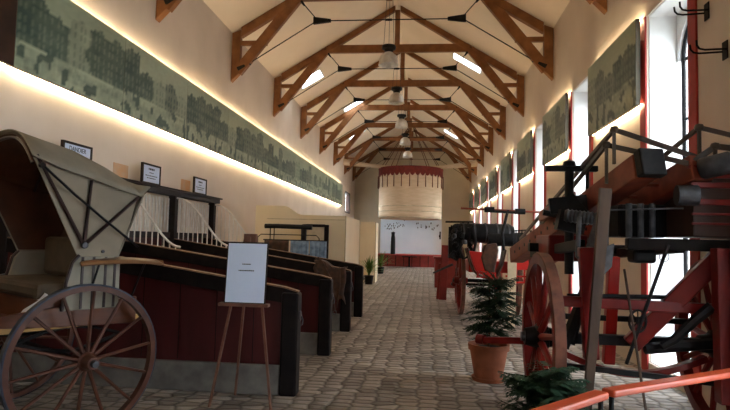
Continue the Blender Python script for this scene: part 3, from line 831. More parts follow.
b = MB(); b.box(-.24, .30, -.45, .45, 1.07, 1.2); b.build('seat_cushion', M['cushion'], t, bevel=.04)
b = MB(); b.box(-.30, -.17, -.45, .45, 1.2, 1.56); b.build('seat_back', M['cushion'], t, bevel=.04)
b = MB(); b.box(-.32, .28, -.45, .45, .90, 1.07); b.build('seat_box', M['body_brown'], t)
b = MB(); b.box(-.5, .8, -.45, .45, .86, .895); b.build('floor_board', M['body_brown'], t)
b = MB(); b.beam((.8, 0, .88), (1.0, 0, 1.32), .9, .02, (0, 1, 0)); b.v = [(x, y, z) for x, y, z in b.v]
b = MB(); b.prism([(-.45, 0), (.45, 0), (.45, .45), (-.45, .45)], (.8, 0, .88), (0, 1, 0), (.4, 0, 1), (.015, 0, 0)); b.build('dashboard', M['rib'], t)
b = MB(); b.beam((.52, .18, .93), (.36, .42, 1.06), .02, .02)
b = MB(); b.prism([(-.17, 0), (.17, 0), (.17, .24), (-.17, .24)], (.36, .38, .93), (.3, .95, 0), (-.55, .15, .8), (.0, 0, .006))
tag(b.build('paper_notice', M['paper'], t), None)

# ------------------------------------------------------------------ easel with sign
t = thing('easel', 'wooden tripod easel before the nearest stall', 'easel', (-1.68, 5.27, 0))
for (x0, y0_, x1, y1_) in ((-.30, -.04, -.05, .10), (.29, -.04, .05, .10)):
    b = MB(); b.beam((x0, y0_, 0.005), (x1, y1_, 1.62), .022, .03, (0, 1, 0)); b.build('leg', M['easel'], t, bevel=.003)
b = MB(); b.beam((-.20, .40, .005), (-.01, .115, 1.6), .022, .03, (0, 1, 0)); b.build('leg', M['easel'], t, bevel=.003)
b = MB(); b.box(-.25, .23, -.05, .035, .945, .975); b.build('ledge', M['easel'], t, bevel=.004)
b = MB(); b.box(-.06, .06, .06, .115, 1.54, 1.63); b.box(-.015, .015, .03, .06, 1.53, 1.60); b.build('top_clamp', M['easel'], t, bevel=.004)
t = thing('sign_board', 'white notice sheet in a thin dark frame, resting on the easel', 'sign', (-1.68, 5.235, .976))
def lean(x, z, d=0): return (x, .045 * z / .57 * 1.0 + d - .02, z)
b = MB(); b.prism([(-.2, 0), (.2, 0), (.2, .575), (-.2, .575)], (0, .0, 0), (1, 0, 0), (0, .09, 1), (0, .012, 0)); b.build('frame', M['sign_frame'], t)
b = MB(); b.prism([(-.188, .008), (.188, .008), (.188, .56), (-.188, .56)], (0, -.004, 0), (1, 0, 0), (0, .09, 1), (0, .003, 0)); b.build('sheet', M['paper'], t)
b = MB(); rr = random.Random(3)
for z, hw in ((.365, .042), (.305, .075)):
    x = -hw
    while x < hw:
        l_ = rr.uniform(.008, .02); b.prism([(x, z - .005), (min(x + l_, hw), z - .005), (min(x + l_, hw), z + .005), (x, z + .005)], (0, -.0055, 0), (1, 0, 0), (0, .09, 1), (0, .001, 0)); x += l_ + .003
b.build('printed_lines', M['ink'], t)

# ------------------------------------------------------------------ harness on the third post
t = thing('harness_leather', 'brown harness leather draped over the end of the third partition', 'harness', (-1.62, PY[2], 1.11))
b = MB(); rows = []
for i in range(15):
    u = i / 14; x = -.30 + .55 * u
    row = []
    for j in range(17):
        v = -1 + 2 * j / 16
        z = .055 + .04 * math.sin(u * 7) - .02 - (x + .02) * .22 - (0 if abs(v) < .25 else (abs(v) - .25) ** .9 * (.25 + .55 * u + .06 * math.sin(u * 17 + v * 4)))
        y = .11 * math.copysign(min(1, abs(v) * 3), v) * (1 + .2 * abs(v)) + .012 * math.sin(u * 22 + v * 9)
        row.append((x + .02 * math.sin(v * 11), y, z))
    rows.append(row)
b.grid(rows); b.build('flap', M['leather'], t, smooth=True, solid=.012)
b = MB(); b.tube([(-.30, -.06, .12), (-.24, -.1, .16), (-.15, -.12, .08), (0, -.14, -.2), (.06, -.14, -.55), (.08, -.12, -.75)], .014, 6); b.tube([(.15, -.13, 0), (.17, -.15, -.3), (.12, -.14, -.7)], .01, 6); b.build('strap', M['leather'], t, smooth=True)
b = MB(); b.lathe([(.025, -.006), (.035, -.006), (.035, .006), (.025, .006)], (.08, -.125, -.78), (0, 1, 0), 14, True); b.build('buckle', M['steel'], t, smooth=True)

# ------------------------------------------------------------------ small gig with blue quilts
t = thing('small_gig', 'small dark gig with a black padded back bar behind the stalls', 'carriage', (-3.09, 12.85, 0))
for (x, s) in ((-.75, -1), (.75, 1)): wheel(t, (x, 0, .5), .5, (s, 0, 0), 12, 'wheel_brown', 'iron', 'wheel_brown')
b = MB(); b.tube([(-.7, 0, .5), (.7, 0, .5)], .025, 8); b.build('axle', M['iron'], t)
b = MB(); b.box(-.6, .6, -.3, .3, .6, 1.25); b.build('body', M['dark_board'], t, bevel=.02)
b = MB(); b.tube([(-.58, -.1, 1.86), (-.3, -.1, 1.865), (.3, -.1, 1.855), (.52, -.1, 1.845)], .055, 10); b.build('back_bar', M['black'], t, smooth=True)
b = MB()
for x in (-.45, -.36, .28, .37): b.tube([(x, -.1, 1.25), (x, -.1, 1.83)], .012, 6)
b.tube([(-.68, -.25, 1.3), (-.70, -.25, 1.6), (-.62, -.25, 1.67), (.65, -.25, 1.67), (.72, -.25, 1.6), (.72, -.25, 1.3)], .012, 6)
b.tube([(-.55, -.2, 1.25), (-.68, -.25, 1.3)], .012, 6); b.tube([(.55, -.2, 1.25), (.72, -.25, 1.3)], .012, 6)
b.build('rails', M['iron'], t, smooth=True)
t2 = thing('blue_quilt', 'blue quilted cloths hung over the small gig', 'quilt', (-2.98, 12.5, 1.05))
for (x0, x1) in ((-.02, .40), (.42, .80)):
    b = MB(); b.grid([[(x0 + (x1 - x0) * i / 12, .01 * math.sin(i * 2.1), z) for i in range(13)] for z in (0, .2, .4, .49)]); b.build('cloth', M['blue_cloth'], t2, smooth=True, solid=.025)
b = MB(); b.tube([(-.65, .012, .5), (.82, .012, .5)], .014, 6)
for x in (-.6, .8): b.tube([(x, .012, .5), (x, .012, -1.05)], .014, 6)
b.build('stand', M['iron'], t2)
b = MB(); b.grid([[(-.62 + .56 * i / 12, .01 * math.sin(i * 1.9), z) for i in range(13)] for z in (.02, .2, .4, .49)]); b.build('dark_cloth', M['leather'], t2, smooth=True, solid=.02)
t = thing('framed_mirror', 'tall dark framed mirror standing before the cream enclosure', 'mirror', (-2.66, 13.6, 0))
b = MB(); b.box(-.33, -.22, 0, .06, 0, 1.94); b.box(.22, .33, 0, .06, 0, 1.94); b.box(-.22, .22, 0, .06, 1.88, 1.94); b.box(-.22, .22, 0, .06, .2, .35); b.build('frame', M['stall_black'], t, bevel=.01)
b = MB(); b.box(-.22, .22, .03, .05, .35, 1.88); b.build('mirror_glass', M['mirror'], t)

# ------------------------------------------------------------------ plants
def palm(loc, sd, label, h=.85):
    t = thing('potted_palm', label, 'potted plant', loc)
    b = MB(); b.lathe([(0, 0), (.13, 0), (.17, .28), (.185, .29), (.185, .32), (.16, .32), (.155, .28), (0, .28)], seg=18); b.build('pot', M['black'], t, smooth=True)
    b = MB(); b.lathe([(0, .283), (.15, .283), (.15, .29), (0, .29)], seg=12); b.build('soil', M['soil'], t)
    rr = random.Random(sd); b = MB()
    for i in range(46):
        a = rr.uniform(0, 2 * PI); el = rr.uniform(.35, 1.45); L_ = rr.uniform(.3, .5) * h / .8; w_ = .03
        d = Vector((math.cos(a) * math.cos(el), math.sin(a) * math.cos(el), math.sin(el))); sd_ = Vector((-math.sin(a), math.cos(a), 0))
        p = Vector((0, 0, .30)) + Vector((0, 0, rr.uniform(0, .25))); L3 = []; R3 = []
        for j in range(6):
            u = j / 5; q = p + d * L_ * u - Vector((0, 0, .22 * u * u * L_)); ww = w_ * (1 - u) ** .6 + .001
            L3.append(q - sd_ * ww); R3.append(q + sd_ * ww + Vector((0, 0, .004)))
        b.grid([L3, R3])
    b.build('leaves', M['palm'], t)
    b = MB(); b.tube([(0, 0, .28), (0, 0, .5)], .035, 8, .02); b.build('stem', M['bark'], t)
    return t
palm((-2.0, 20.5, 0), 1, 'small potted palm in a black pot, nearer of the two in the aisle', 1.35)
palm((-2.1, 27.2, 0), 2, 'small potted palm in a black pot, farther one beside the screen', 1.5)

def conifer(b, c, h, w, sd, n=130, droop=.35, z0=.0):
    rr = random.Random(sd); c = Vector(c)
    for i in range(n):
        u = (i + .5) / n; z = z0 + (h - z0) * u
        r = w * (.5 + .5 * math.sin(.5 + 2.3 * u)) * rr.uniform(.45, 1.15) ; a = i * 2.39996 + rr.uniform(-.4, .4)
        o = Vector((math.cos(a), math.sin(a), 0)); sd_ = Vector((-math.sin(a), math.cos(a), 0))
        ns = 9; tw = rr.uniform(-.5, .5); lift = rr.uniform(-.1, .9)
        def P(v): return c + Vector((0, 0, z)) + o * r * v + Vector((0, 0, (lift * v - (droop + .3) * v * v) * r))
        b.tube([P(0), P(.5), P(1)], .005, 4, .002)
        for j in range(1, ns + 1):
            v = j / ns; base = P(v * .97); tip0 = P(min(1, v * .97 + .05))
            ln = r * .42 * math.sin(PI * (.15 + .8 * v)) + .02
            for s in (-1, 1):
                d = (sd_ * s * .8 + o * .65 + Vector((0, 0, tw * s * .5 - .25 + rr.uniform(-.2, .2)))).normalized() * ln
                nrm = d.cross(Vector((0, 0, 1))).normalized() * ln * .16
                m_ = base + d * .5
                b.add([base, m_ + nrm, base + d, m_ - nrm + Vector((0, 0, .004))], [(0, 1, 2), (0, 2, 3)])
                for q in (.35, .7):
                    bb = base + d * q
                    for s2 in (-1, 1):
                        e = (d.normalized() * .6 + nrm.normalized() * s2 * .8).normalized() * ln * .38 * (1.1 - q * .5)
                        k = e.cross(Vector((0, 0, 1))).normalized() * ln * .06
                        b.add([bb, bb + e * .5 + k, bb + e, bb + e * .5 - k], [(0, 1, 2, 3)])
def pot(t, R=.235, H=.44):
    b = MB(); b.lathe([(0, .03), (R * .66, .03), (R * .70, .05), (R * .92, H * .82), (R * .93, H * .84), (R, H * .84), (R * 1.02, H), (R * .9, H), (R * .88, H * .86), (0, H * .86)], seg=32); b.build('pot', M['terracotta'], t, smooth=True)
    b = MB(); b.lathe([(0, 0), (R * .78, 0), (R * .84, .045), (R * .80, .045), (R * .76, .03), (0, .03)], seg=32); b.build('saucer', M['terracotta'], t, smooth=True)
    b = MB(); b.lathe([(0, H * .87), (R * .88, H * .87), (R * .88, H * .885), (0, H * .885)], seg=20); b.build('soil', M['soil'], t)
t = thing('potted_conifer', 'dark green conifer in a terracotta pot on the cobbles by the wagon wheel', 'potted plant', (.76, 6.86, 0))
pot(t, .235, .42)
b = MB(); conifer(b, (.06, 0, .0), 1.17, .37, 4, 84, -.05, .50); b.build('foliage', M['conifer'], t)
b = MB(); b.tube([(0, 0, .36), (.01, 0, .7), (0, 0, 1.2)], .016, 8, .006); b.build('trunk', M['bark'], t)
t = thing('potted_conifer', 'low spreading dark conifer at the bottom edge, beside the orange handrail', 'potted plant', (.86, 4.05, 0))
pot(t, .17, .3)
b = MB(); conifer(b, (0, 0, 0), .74, .33, 9, 110, .05, .26); b.build('foliage', M['conifer'], t)
b = MB(); b.tube([(0, 0, .24), (0, 0, .62)], .014, 8, .006); b.build('trunk', M['bark'], t)

# ------------------------------------------------------------------ barrier handrail (front right)
t = thing('barrier_rail', 'orange red wooden handrail on black posts in the right foreground', 'barrier', (.98, 3.25, 0))
b = MB(); b.beam((.02, .02, .80), (1.45, 1.02, .80), .085, .04); b.build('handrail', M['barrier'], t, bevel=.012)
b = MB(); b.beam((-.02, -.015, .80), (-.70, -.74, .80), .085, .04); b.build('handrail', M['barrier'], t, bevel=.012)
for (x, y) in ((-.03, -.025), (.045, .035), (1.3, .91), (-.64, -.67)):
    b = MB(); b.tube([(x, y, .02), (x, y, .785)], .014, 8); b.lathe([(.07, 0), (.07, .012), (.03, .025), (.014, .03)], (x, y, 0), seg=16); b.build('post', M['iron'], t, smooth=True)

# ------------------------------------------------------------------ ladder wagon (right)
t = thing('ladder_wagon', 'large red horse-drawn ladder wagon on the right by the windows', 'fire wagon', (1.8, 5.35, 0))
X0, YY0 = 1.8, 5.35
def W(x, y, z): return (x - X0, y - YY0, z)
def part(b, name, m, **k): return b.build(name, M[m], t, **k)
for x, s in ((1.06, -1), (2.56, 1)):
    wheel(t, W(x, 5.35, .76), .76, (s, 0, 0), 12, 'wagon_red', 'tread', 'wagon_red', rw=.09, rh=.10, hub_r=.12, hub_l=.30, sp=.034, hub_m='stall_black')
b = MB(); b.beam(W(1.1, 5.35, .76), W(2.5, 5.35, .76), .09, .09); part(b, 'axle', 'iron', bevel=.01)
# transverse springs and bolsters
b = MB(); pts = [W(1.2 + 1.2 * i / 12, 5.2, .66 - .16 * math.sin(PI * i / 12)) for i in range(13)]
for i in range(12): b.beam(pts[i], pts[i + 1], .08, .05, (0, 0, 1))
part(b, 'leaf_spring', 'wagon_red')
b = MB(); b.beam(W(1.15, 5.15, 1.11), W(2.5, 5.15, 1.08), .08, .09); part(b, 'bolster', 'wagon_red', bevel=.01)
b = MB(); b.beam(W(1.15, 5.1, .57), W(2.5, 5.1, .47), .05, .045); b.beam(W(1.2, 5.55, .93), W(2.4, 5.55, .92), .05, .05); part(b, 'cross_bar', 'iron', bevel=.005)
b = MB(); b.tube([W(1.25, 5.2, 1.15), W(2.3, 5.2, 1.17)], .02, 8); part(b, 'cross_rod', 'iron')
# frames
b = MB(); b.beam(W(1.80, 5.25, .74), W(2.50, 5.1, 1.56), .12, .15); part(b, 'diagonal_beam', 'wagon_red', bevel=.012)
b = MB(); b.beam(W(2.42, 4.95, .35), W(2.40, 4.95, 1.6), .12, .10, (1, 0, 0)); part(b, 'upright', 'wagon_red', bevel=.01)
b = MB(); b.beam(W(2.60, 4.9, .35), W(2.52, 4.9, 1.6), .14, .16, (1, 0, 0)); part(b, 'upright', 'wagon_red', bevel=.01)
b = MB(); b.beam(W(1.44, 5.15, .62), W(1.38, 5.1, 1.58), .10, .12, (1, 0, 0)); part(b, 'upright', 'wagon_red', bevel=.01)
b = MB(); b.beam(W(1.72, 5.6, .5), W(1.74, 5.5, 1.5), .09, .10, (1, 0, 0)); part(b, 'upright', 'engine_red', bevel=.01)
b = MB(); b.beam(W(1.22, 5.2, .70), W(1.50, 5.3, 1.4), .06, .07); b.tube([W(1.3, 5.25, .72), W(1.52, 5.3, 1.45)], .03, 8); part(b, 'strut', 'iron')
b = MB(); b.tube([W(1.68, 5.0, .62), W(2.0, 4.95, 1.62)], .015, 8); part(b, 'brake_rod', 'iron')
b = MB(); b.tube([W(2.0, 5.1, .76), W(2.1, 5.1, .82), W(2.25, 5.05, 1.0), W(2.36, 5.0, 1.12)], .035, 8, .05); b.tube([W(1.9, 5.2, .72), W(2.6, 5.2, .80)], .05, 8); part(b, 'iron_fitting', 'iron', smooth=True)
b = MB(); b.lathe([(.085, -.008), (.10, -.008), (.10, .008), (.085, .008)], W(1.79, 5.05, .97), (.5, -1, 0), 20, True)
for k in range(4):
    a = PI * k / 4; b.tube([W(1.79 + .085 * math.cos(a) * .9, 5.05 + .04 * math.cos(a), .97 + .085 * math.sin(a)), W(1.79 - .085 * math.cos(a) * .9, 5.05 - .04 * math.cos(a), .97 - .085 * math.sin(a))], .006, 5)
part(b, 'handwheel', 'iron', smooth=True)
# platform frame, body and hose box
b = MB(); b.beam(W(1.75, 5.2, 1.62), W(2.80, 5.05, 1.62), .14, .10); b.beam(W(1.2, 6.8, 1.56), W(2.3, 6.8, 1.56), .12, .1)
b.beam(W(1.42, 5.4, 1.60), W(1.36, 7.4, 1.48), .08, .1); b.beam(W(2.2, 5.2, 1.60), W(2.2, 7.4, 1.48), .08, .1); part(b, 'chassis', 'stall_black', bevel=.01)
b = MB(); b.box(*sum(([p, q] for p, q in zip(W(1.30, 6.2, 1.42), W(1.70, 6.9, 1.70))), [])) ; part(b, 'side_box', 'wagon_red', bevel=.02)
b = MB(); b.box(*sum(([p, q] for p, q in zip(W(2.22, 5.0, 1.69), W(2.82, 5.9, 2.26))), [])); part(b, 'hose_box', 'dark_board', bevel=.01)
for z, hh in ((2.22, .08), (2.12, .05), (1.98, .05), (1.88, .02), (1.80, .02)):
    b = MB(); b.beam(W(2.2, 4.985, z), W(2.82, 4.985, z), .03, hh); part(b, 'red_board', 'wagon_red', bevel=.006)
b = MB(); b.box(*sum(([p, q] for p, q in zip(W(2.18, 4.97, 2.262), W(2.84, 5.95, 2.29))), [])); part(b, 'box_lid', 'wagon_red', bevel=.008)
b = MB(); b.box(*sum(([p, q] for p, q in zip(W(1.74, 5.35, 1.68), W(2.16, 5.9, 1.98))), [])); b.box(*sum(([p, q] for p, q in zip(W(1.85, 5.3, 1.45), W(2.05, 5.5, 1.57))), [])); part(b, 'gear_case', 'iron', bevel=.03)
b = MB()
for x in (1.80, 1.90, 2.0): b.tube([W(x, 5.28, 1.68), W(x, 5.28, 1.98)], .028, 8)
part(b, 'coil_springs', 'steel', smooth=True)
b = MB(); b.tube([W(1.55, 5.0, 1.90), W(2.1, 4.9, 1.92)], .008, 6); part(b, 'thin_rod', 'steel')
# main ladder: two stringers falling away from the camera
def stringer(p0, p1, w, h, holes):
    b = MB(); b.beam(W(*p0), W(*p1), w, h); o = part(b, 'ladder_rail', 'ladder_wood', bevel=.012)
    p0 = Vector(W(*p0)); p1 = Vector(W(*p1)); d = p1 - p0; side = d.cross(Vector((0, 0, 1))).normalized()
    b = MB()
    for u in holes:
        c = p0 + d * u - side * (w / 2 * 1.0); b.lathe([(.0, -.004), (.022, -.004), (.022, .004), (0, .004)], c, side, 10)
        c = p0 + d * u + side * (w / 2 * 1.0); b.lathe([(.0, -.004), (.022, -.004), (.022, .004), (0, .004)], c, side, 10)
    b.build('bolt', M['iron'], o)
hs = [.45 + .06 * i for i in range(9)]
A0, A1 = (1.86, 5.05, 2.285), (1.34, 8.6, 1.42)
B0, B1 = (2.28, 4.98, 2.27), (1.58, 8.5, 1.32)
stringer(A0, A1, .20, .22, hs); stringer(B0, B1, .18, .22, hs)
for k in range(9):
    u = .12 + .095 * k
    a = Vector(W(*A0)).lerp(Vector(W(*A1)), u); c = Vector(W(*B0)).lerp(Vector(W(*B1)), u)
    b = MB(); b.tube([a, c], .018, 8); part(b, 'rung', 'ladder_wood', smooth=True)
b = MB(); b.beam(W(1.40, 7.1, 1.93), W(1.50, 6.0, 2.06), .07, .12, h1=.18); part(b, 'ladder_rail', 'ladder_wood', bevel=.012)
# iron caps and roller on the near ends
b = MB(); b.beam(W(1.865, 5.035, 2.29), W(1.885, 4.94, 2.315), .22, .24); part(b, 'rail_cap', 'iron', bevel=.015)
b = MB(); d = Vector((.5, -.12, .02)); c = Vector(W(2.34, 4.86, 2.27)); b.lathe([(0, -.12), (.075, -.12), (.09, -.10), (.09, .10), (.075, .12), (0, .12)], c, (.72, -.62, .18), 18); part(b, 'end_roller', 'steel', smooth=True)
b = MB(); b.lathe([(0, -.08), (.085, -.08), (.085, .08), (0, .08)], W(2.15, 4.95, 2.03), (1, -.1, 0), 18); part(b, 'pulley', 'steel', smooth=True)
# cable drum and crank column
b = MB(); c = W(1.47, 5.55, 1.86)
b.lathe([(0, -.16), (.05, -.16)] + [(.055 + (.012 if i % 2 else 0), -.15 + .018 * i) for i in range(17)] + [(.05, .16), (0, .16)], c, (1, -.3, -.12), 14); part(b, 'cable_drum', 'steel', smooth=True)
b = MB(); b.tube([W(1.46, 6.0, 1.3), W(1.46, 6.0, 2.40)], .045, 10); b.lathe([(0, 0), (.07, 0), (.06, .05), (0, .08)], W(1.46, 6.0, 2.40), seg=12)
b.beam(W(1.42, 5.95, 2.05), W(1.56, 5.9, 1.85), .24, .2); b.beam(W(1.25, 5.95, 1.98), W(1.6, 5.9, 2.02), .2, .16); b.beam(W(1.3, 5.8, 1.85), W(1.55, 5.8, 1.80), .16, .2); part(b, 'crank_column', 'iron', smooth=True)
b = MB(); b.beam(W(1.22, 6.0, 2.38), W(1.74, 6.0, 2.38), .07, .06); b.tube([W(1.64, 6.0, 2.38), W(1.64, 6.0, 1.8)], .02, 8); b.lathe([(0, -.02), (.045, 0), (0, .05)], W(1.62, 6.0, 2.43), seg=10); part(b, 'crank_arm', 'iron', bevel=.008)
b = MB(); b.tube([W(1.18, 5.9, 1.92), W(1.4, 5.9, 1.88)], .03, 8); part(b, 'crank_handle', 'iron', smooth=True)
b = MB(); b.beam(W(1.50, 5.2, 1.55), W(1.60, 5.3, 2.0), .2, .05, w1=.06); b.tube([W(1.38, 5.3, 1.85), W(1.35, 5.25, 1.5), W(1.45, 5.15, 1.35), W(1.52, 5.15, 1.5)], .022, 8); b.tube([W(1.55, 5.3, 1.8), W(1.53, 5.25, 1.3)], .018, 8)
b.prism([(1.32, 1.5), (1.62, 1.62), (1.60, 1.42), (1.45, 1.25), (1.38, 1.30)], (-X0, 5.1 - YY0, 0), (1, 0, 0), (0, 0, 1), (0, .04, 0)); part(b, 'drum_bracket', 'steel', bevel=.006)
# prop pole and thin rod
b = MB(); b.beam(W(1.345, 5.0, .005), W(1.50, 4.95, 2.08), .05, .065, (1, 0, 0), h1=.10); part(b, 'prop_pole', 'grey_wood', bevel=.006)
b = MB(); b.tube([W(1.72, 4.55, .01), W(1.70, 5.1, 1.40)], .011, 8); part(b, 'prop_rod', 'grey_wood')
# folding side rails with knobs
def rail(pts, r=.022, nm='folding_rail'):
    b = MB()
    for a, c in zip(pts[:-1], pts[1:]): b.beam(W(*a), W(*c), r * 1.2, r * 2.0)
    part(b, nm, 'rail_brown', bevel=.004)
rail([(1.36, 8.4, 1.66), (1.65, 5.2, 2.63), (2.30, 5.0, 2.34)])
rail([(1.37, 8.3, 1.52), (1.60, 5.25, 2.50), (2.2, 5.0, 2.30)])
rail([(1.80, 6.6, 1.90), (2.32, 5.1, 2.63), (2.82, 5.0, 2.47)], .02)
rail([(2.20, 5.0, 2.30), (2.40, 5.0, 2.45), (2.82, 4.9, 2.38)], .024)
for p in ((1.65, 5.2, 2.63), (1.60, 5.25, 2.50), (2.32, 5.1, 2.63), (2.40, 5.0, 2.45)):
    b = MB(); b.lathe([(0, -.035), (.035, -.02), (.04, 0), (.03, .025), (0, .035)], W(*p), seg=12)
    part(b, 'knob', 'rail_brown', smooth=True)
for p, z in (((1.65, 5.2, 2.63), 2.32), ((1.60, 5.25, 2.50), 2.15), ((2.32, 5.1, 2.63), 2.3), ((2.40, 5.0, 2.45), 2.29), ((1.42, 7.9, 1.78), 1.5), ((1.45, 7.4, 1.95), 1.62), ((1.52, 6.9, 2.1), 1.75)):
    b = MB(); b.beam(W(*p), W(p[0], p[1], z), .025, .025, (1, 0, 0)); part(b, 'rail_stanchion', 'rail_brown')
b = MB(); b.beam(W(.60, 5.9, .62), W(1.1, 5.5, .70), .05, .06); b.lathe([(0, -.04), (.05, -.04), (.05, .04), (0, .04)], W(.58, 5.92, .62), (-.6, .5, 0), 12); part(b, 'draw_bar', 'wagon_red', smooth=True)

# ------------------------------------------------------------------ steam pump engine (middle right)
t = thing('fire_pump_engine', 'red and black horse-drawn fire pump behind the potted conifer', 'fire engine', (1.35, 12.6, 0))
X0, YY0 = 1.35, 12.6
wheel(t, W(.80, 12.9, .75), .75, (-1, -.03, 0), 12, 'wagon_red', 'tread', 'wagon_red', rw=.08, rh=.09, hub_r=.11, hub_l=.3, sp=.03)
wheel(t, W(2.0, 12.9, .75), .75, (1, -.03, 0), 12, 'wagon_red', 'tread', 'wagon_red', rw=.08, rh=.09, hub_r=.11, hub_l=.3, sp=.03)
wheel(t, W(.85, 15.2, .5), .5, (-1, 0, 0), 12, 'wagon_red', 'tread', 'wagon_red', rw=.07, rh=.08, hub_r=.1, hub_l=.26, sp=.026)
wheel(t, W(1.9, 15.2, .5), .5, (1, 0, 0), 12, 'wagon_red', 'tread', 'wagon_red', rw=.07, rh=.08, hub_r=.1, hub_l=.26, sp=.026)
b = MB(); b.tube([W(.8, 12.9, .75), W(2.0, 12.9, .75)], .04, 8); b.tube([W(.85, 15.2, .5), W(1.9, 15.2, .5)], .035, 8); part(b, 'axle', 'iron')
b = MB()
prof = [(.84, 1.46), (.92, 1.2), (1.0, 1.0), (1.12, .88), (1.32, .84), (1.50, .92), (1.60, 1.15), (1.66, 1.45)]
inn = [(x + (1.25 - x) * .08, z + .03) for x, z in prof][::-1]
b.prism(prof + inn, (-X0, 11.9 - YY0, 0), (1, 0, 0), (0, 0, 1), (0, .5, 0)); part(b, 'curved_footboard', 'leather')
b = MB(); b.prism([(.90, 1.42), (.98, 1.15), (1.06, .98), (1.30, .90), (1.40, .92), (1.30, 1.15), (1.24, 1.40)], (-X0, 11.92 - YY0, 0), (1, 0, 0), (0, 0, 1), (0, .3, 0)); part(b, 'front_panel', 'engine_red', bevel=.01)
b = MB(); b.beam(W(1.05, 11.85, 1.0), W(1.45, 11.85, .98), .04, .03); b.beam(W(1.05, 11.85, .9), W(1.45, 11.85, .88), .04, .03)
for x in (1.08, 1.2, 1.32, 1.43): b.beam(W(x, 11.85, .88), W(x, 11.85, 1.01), .03, .03, (1, 0, 0))
part(b, 'step', 'engine_red')
b = MB(); b.box(*sum(([p, q] for p, q in zip(W(.95, 12.6, .95), W(1.85, 15.4, 1.2))), [])); part(b, 'chassis', 'engine_red', bevel=.02)
b = MB(); b.prism([(1.22, 1.02), (1.42, .98), (1.50, 1.45), (1.46, 1.60), (1.22, 1.55), (1.14, 1.3)], (-X0, 11.90 - YY0, 0), (1, 0, 0), (0, 0, 1), (0, .3, 0)); part(b, 'seat_leather', 'leather', bevel=.03)
b = MB(); b.box(*sum(([p, q] for p, q in zip(W(1.72, 12.1, 1.05), W(2.35, 12.2, 1.38))), [])); part(b, 'side_panel', 'engine_red', bevel=.01)
b = MB()
for z in (.80, .92): b.beam(W(1.66, 12.05, z), W(2.35, 12.05, z), .03, .035)
for x in (1.72, 1.88, 2.04, 2.2, 2.32): b.beam(W(x, 12.05, .80), W(x, 12.05, 1.06), .03, .03, (1, 0, 0))
part(b, 'side_step', 'engine_red')
b = MB()
b.lathe([(0, -.62), (.17, -.62), (.21, -.56), (.21, .5), (.17, .58), (0, .58)], W(1.30, 12.5, 1.80), (1, .1, 0), 20)
b.lathe([(0, -.3), (.13, -.3), (.15, -.25), (.15, .5), (0, .52)], W(1.62, 12.4, 1.68), (1, .1, 0), 16); part(b, 'boiler', 'iron', smooth=True)
b = MB()
for k in range(5): b.lathe([(.205, -.015), (.225, -.015), (.225, .015), (.205, .015)], W(.80 + .24 * k, 12.45 + .024 * k, 1.80), (1, .1, 0), 20, True)
part(b, 'boiler_band', 'steel', smooth=True)
b = MB(); rr = random.Random(8)
for k in range(16):
    x = rr.uniform(.52, 1.0); z = rr.uniform(1.25, 1.95); b.lathe([(0, -.06), (.05, -.05), (.06, 0), (.05, .05), (0, .06)], W(x, 12.2 + rr.uniform(-.1, .2), z), (rr.random(), rr.random(), rr.random() + .2), 10)
b.box(*sum(([p, q] for p, q in zip(W(.50, 12.3, 1.25), W(.78, 12.6, 1.92))), []))
for x, z in ((.55, 1.95), (.68, 1.99), (.9, 2.02)): b.tube([W(x, 12.2, 1.5), W(x, 12.2, z)], .02, 6)
b.tube([W(.42, 12.2, 2.02), W(1.0, 12.2, 2.03)], .022, 6); b.tube([W(.95, 12.2, 1.5), W(.90, 12.1, 1.9), W(1.0, 12.1, 1.95), W(1.05, 12.1, 1.6), W(1.0, 12.1, 1.3)], .03, 8)
b.tube([W(.8, 12.1, 1.65), W(.72, 12.1, 1.45), W(.8, 12.1, 1.25), W(.9, 12.1, 1.3)], .03, 8); part(b, 'pump_pipes', 'iron', smooth=True)
b = MB()
for x, z in ((.60, 1.72), (.82, 1.60), (.88, 1.42)): b.lathe([(0, -.05), (.045, -.04), (.05, 0), (.045, .04), (0, .05)], W(x, 12.02, z), (0, 0, 1), 12)
part(b, 'brass_valve', 'steel', smooth=True)
b = MB(); b.tube([W(1.60, 11.9, 1.45), W(1.57, 11.9, 1.8), W(1.66, 11.9, 2.2), W(1.68, 11.9, 2.28)], .03, 8); part(b, 'pump_lever', 'iron', smooth=True)
b = MB(); b.tube([W(.72, 11.9, 2.30), W(2.45, 11.9, 2.24)], .022, 8); part(b, 'pump_handle', 'ladder_wood', smooth=True)
b = MB(); b.beam(W(1.25, 11.88, 2.25), W(1.95, 11.88, 2.22), .05, .05); b.lathe([(0, -.1), (.06, -.1), (.06, .1), (0, .1)], W(1.30, 11.88, 2.28), (1, 0, 0), 10); b.lathe([(0, -.1), (.06, -.1), (.06, .1), (0, .1)], W(1.92, 11.88, 2.25), (1, 0, 0), 10); part(b, 'handle_bracket', 'iron', bevel=.005)
b = MB()
for k in range(5): b.tube([W(1.82 + .05 * k, 12.0, 1.45), W(1.80 + .06 * k, 12.0, 1.85 + .03 * (k % 2))], .012, 6)
b.tube([W(1.75, 12.0, 1.85), W(2.1, 12.0, 1.88)], .014, 6); part(b, 'rods', 'iron')
b = MB(); b.tube([W(1.2, 11.85, .75), W(1.7, 11.85, .76), W(1.72, 11.85, .7)], .015, 6); b.tube([W(1.0, 11.85, .62), W(1.18, 11.85, .60), W(1.2, 11.85, .7), W(1.2, 12.2, .8)], .012, 6); part(b, 'step_hook', 'iron')
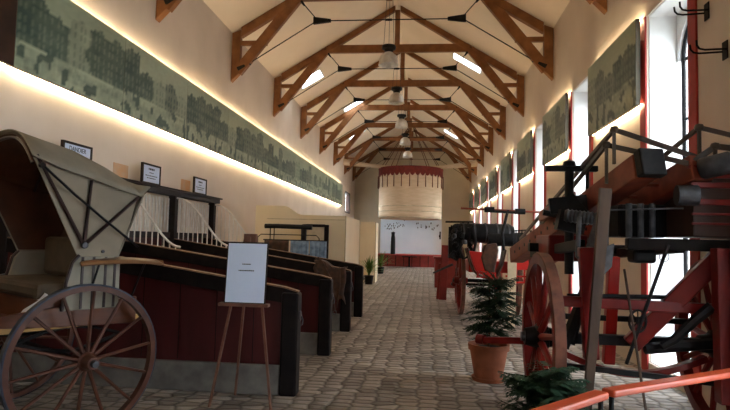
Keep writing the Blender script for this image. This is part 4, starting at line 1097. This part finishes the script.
b = MB(); b.tube([W(.18, 12.4, .92), W(.60, 12.4, 1.12)], .02, 6, .03); part(b, 'steel_bar', 'steel', smooth=True)
# cream board and red standing planks
b = MB(); b.beam((1.66, 11.3, .0), (1.72, 11.5, 1.50), .17, .03, (0, 1, 0)); tag(b.build('cream_board', M['cream_board'], None), 'narrow cream board leaning in front of the fire pump', 'board')
b = MB(); b.beam((.50, 15.9, .0), (.56, 16.0, 1.5), .2, .10, (0, 1, 0)); b.beam((.44, 16.0, 1.0), (.38, 16.1, .0), .1, .06, (0, 1, 0))
tag(b.build('red_plank', M['red_low'], None, bevel=.01), 'dark red upright plank standing at the far end of the fire pump', 'plank')
b = MB(); b.box(.35, 1.25, 20.0, 21.2, 0, 1.0); b.box(.30, 1.3, 19.95, 21.25, 1.0, 1.06); tag(b.build('red_chest', M['red_low'], None, bevel=.01), 'dark red chest on the floor beyond the fire pump', 'chest')

# ------------------------------------------------------------------ harness hooks on the right wall
hl = ['upper black iron harness hook on the right wall by the nearest window', 'lower black iron harness hook on the right wall by the nearest window']
def hook():
    t = thing('harness_hook', '', 'hook', (XR, 5.75, 3.55))
    b = MB(); b.box(-.012, 0, -.05, .05, -.09, .09); b.build('back_plate', M['iron'], t, bevel=.004)
    for dy in (-.045, .045):
        b = MB(); b.tube([(-.01, dy, 0), (-.22, dy * 1.2, -.01), (-.27, dy * 1.3, 0), (-.295, dy * 1.4, .03), (-.30, dy * 1.5, .08)], .010, 8); b.build('prong', M['iron'], t, smooth=True)
    return t
h = hook(); h['label'] = hl[1]; h['group'] = 'harness hooks'; h.location = (XR, 5.75, 3.52)
c = copy_tree(h); c['label'] = hl[0]; c.location = (XR, 6.10, 4.05)
# small round notice on the window jamb
b = MB(); b.lathe([(.055, -.003), (.065, -.003), (.065, .003), (.055, .003)], (3.06, 7.70, 1.47), (0, 1, 0), 24, True); b.lathe([(0, -.002), (.02, -.002), (.02, .002), (0, .002)], (3.06, 7.70, 1.48), (0, 1, 0), 10)
tag(b.build('round_sticker', M['steel'], None), 'small round pictogram sticker on the white jamb of the nearest window', 'sticker')
